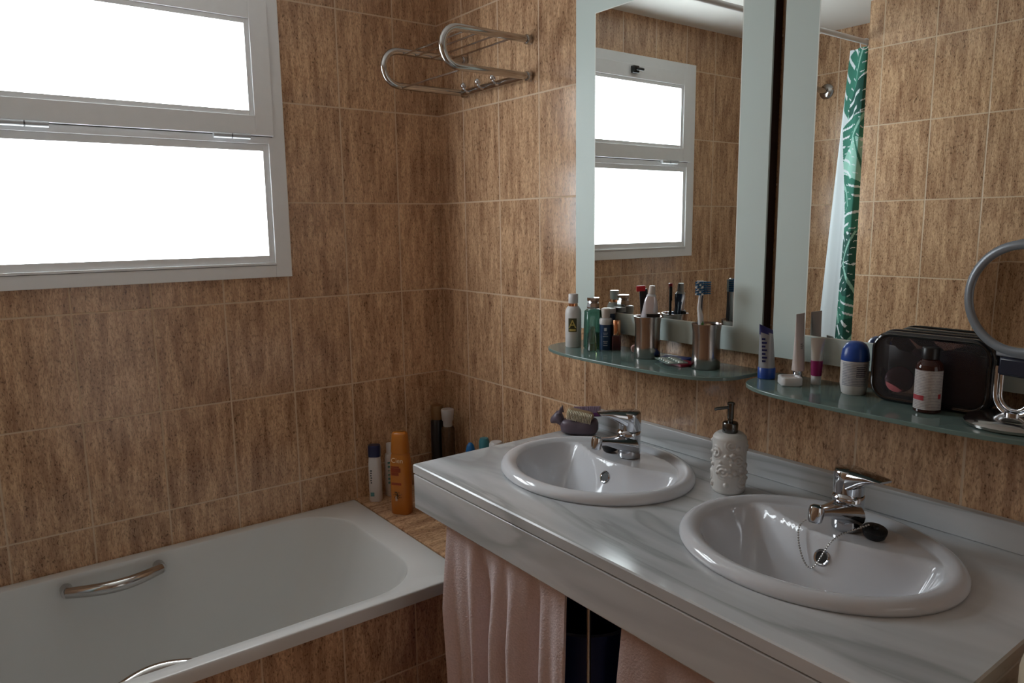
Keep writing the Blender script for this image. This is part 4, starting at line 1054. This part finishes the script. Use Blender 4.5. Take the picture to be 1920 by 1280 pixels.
for i in range(15):
    LEAVES.append((.045+.045*(i % 2)+rl.uniform(-.01, .01), i*.078, rl.uniform(-.45, .45)+(pi if i % 3 == 1 else 0), rl.uniform(.12, .16), (1, 0, 1, 0, 2, 0, 0, 1)[i % 8]))
def leaf_at(s, z):
    """which leaf covers a point of the flat cloth (s metres across, z metres down)"""
    hit = 3
    for (ls, lz, la, ln, col) in LEAVES:
        dx, dz = s-ls*1.0, z-lz*1.55
        a, b = dx*sin(la)+dz*cos(la), dx*cos(la)-dz*sin(la)
        q = a/ln
        if abs(q) < 1:
            wid = ln*0.62*(1-q*q)**0.7*(1.0 if q > -.6 else .8)
            if abs(b) < wid:
                rib = abs(b) < .0025+.001*(1-q)
                cut = abs(b) > wid*.42 and ((q*2.8-abs(b)/ln*2.4) % 1.0) < .24
                hole = wid*.16 < abs(b) < wid*.30 and ((q*4.2-abs(b)/ln*2.6+.5) % 1.0) < .12
                hit = 3 if (cut or hole) else ((0 if col == 2 else 2) if rib else col)
    return hit
def curt(u, v):
    # u across the cloth, v downwards: one broad panel in front, the rest gathered in pleats behind it
    z = 2.172-1.62*v; yb = -.572+.125*v-.02*v*v
    if u <= .5:
        s = u/.5
        y = -.690+(yb+.690)*s+.004*sin(2*pi*2.5*s+2*v)
        x = -1.700-.075*max(0, .36-s)/.36-.010*sin(pi*s)*sin(2*pi*1.5*s+3*v)-.012*max(0, s-.7)/.3
    else:
        t = (u-.5)/.5
        y = yb-(.045+.05*v)*(.5-.5*cos(2*pi*3.5*t)); x = -1.712-.25*t
    return (x, y, z)
def cmat(u, v, side):
    s = u/.5
    if u > .5 or s > 1-.40*min(1, max(0, (v-.10)*3)): return 3
    return leaf_at(s*.17, v*1.6)
cbm = sheet(curt, 260, 520, .0012, cmat)
cur = thing('shower_curtain', 'white shower curtain printed with green leaves, gathered at the rail end', 'curtain', (0, 0, 0))
finish('cloth', cbm, [g1, g2, g3, cw], cur, angle=80)
for k in range(6):
    x = -1.690-.05*k
    finish('ring', tube(bmesh.new(), arc((x, -.645, 2.182), .020, 0, 2*pi, (0, 1, 0), (0, 0, 1), 20)[:-1], .0018, 8, closed=True), white_pl, cur)
t = thing('shower_holder', 'chrome shower holder on the far alcove wall, seen in the right mirror', 'shower holder', (-1.9995, -.305, 2.075))
finish('wall_flange', lathe([(0, 0), (.032, 0), (.035, .003), (.030, .010), (.016, .014), (0, .014)], 32), M['dullchrome'], t, rot=(0, pi/2, 0))
finish('arm', tube(bmesh.new(), [(.012, 0, 0), (.05, .008, .004), (.075, .018, .012)], .012, 16), M['dullchrome'], t)
finish('holder', lathe([(0, -.018), (.016, -.018), (.018, -.014), (.015, .018), (0, .018)], 24), M['dullchrome'], t, loc=(.085, .022, .018), rot=(.5, .6, 0))
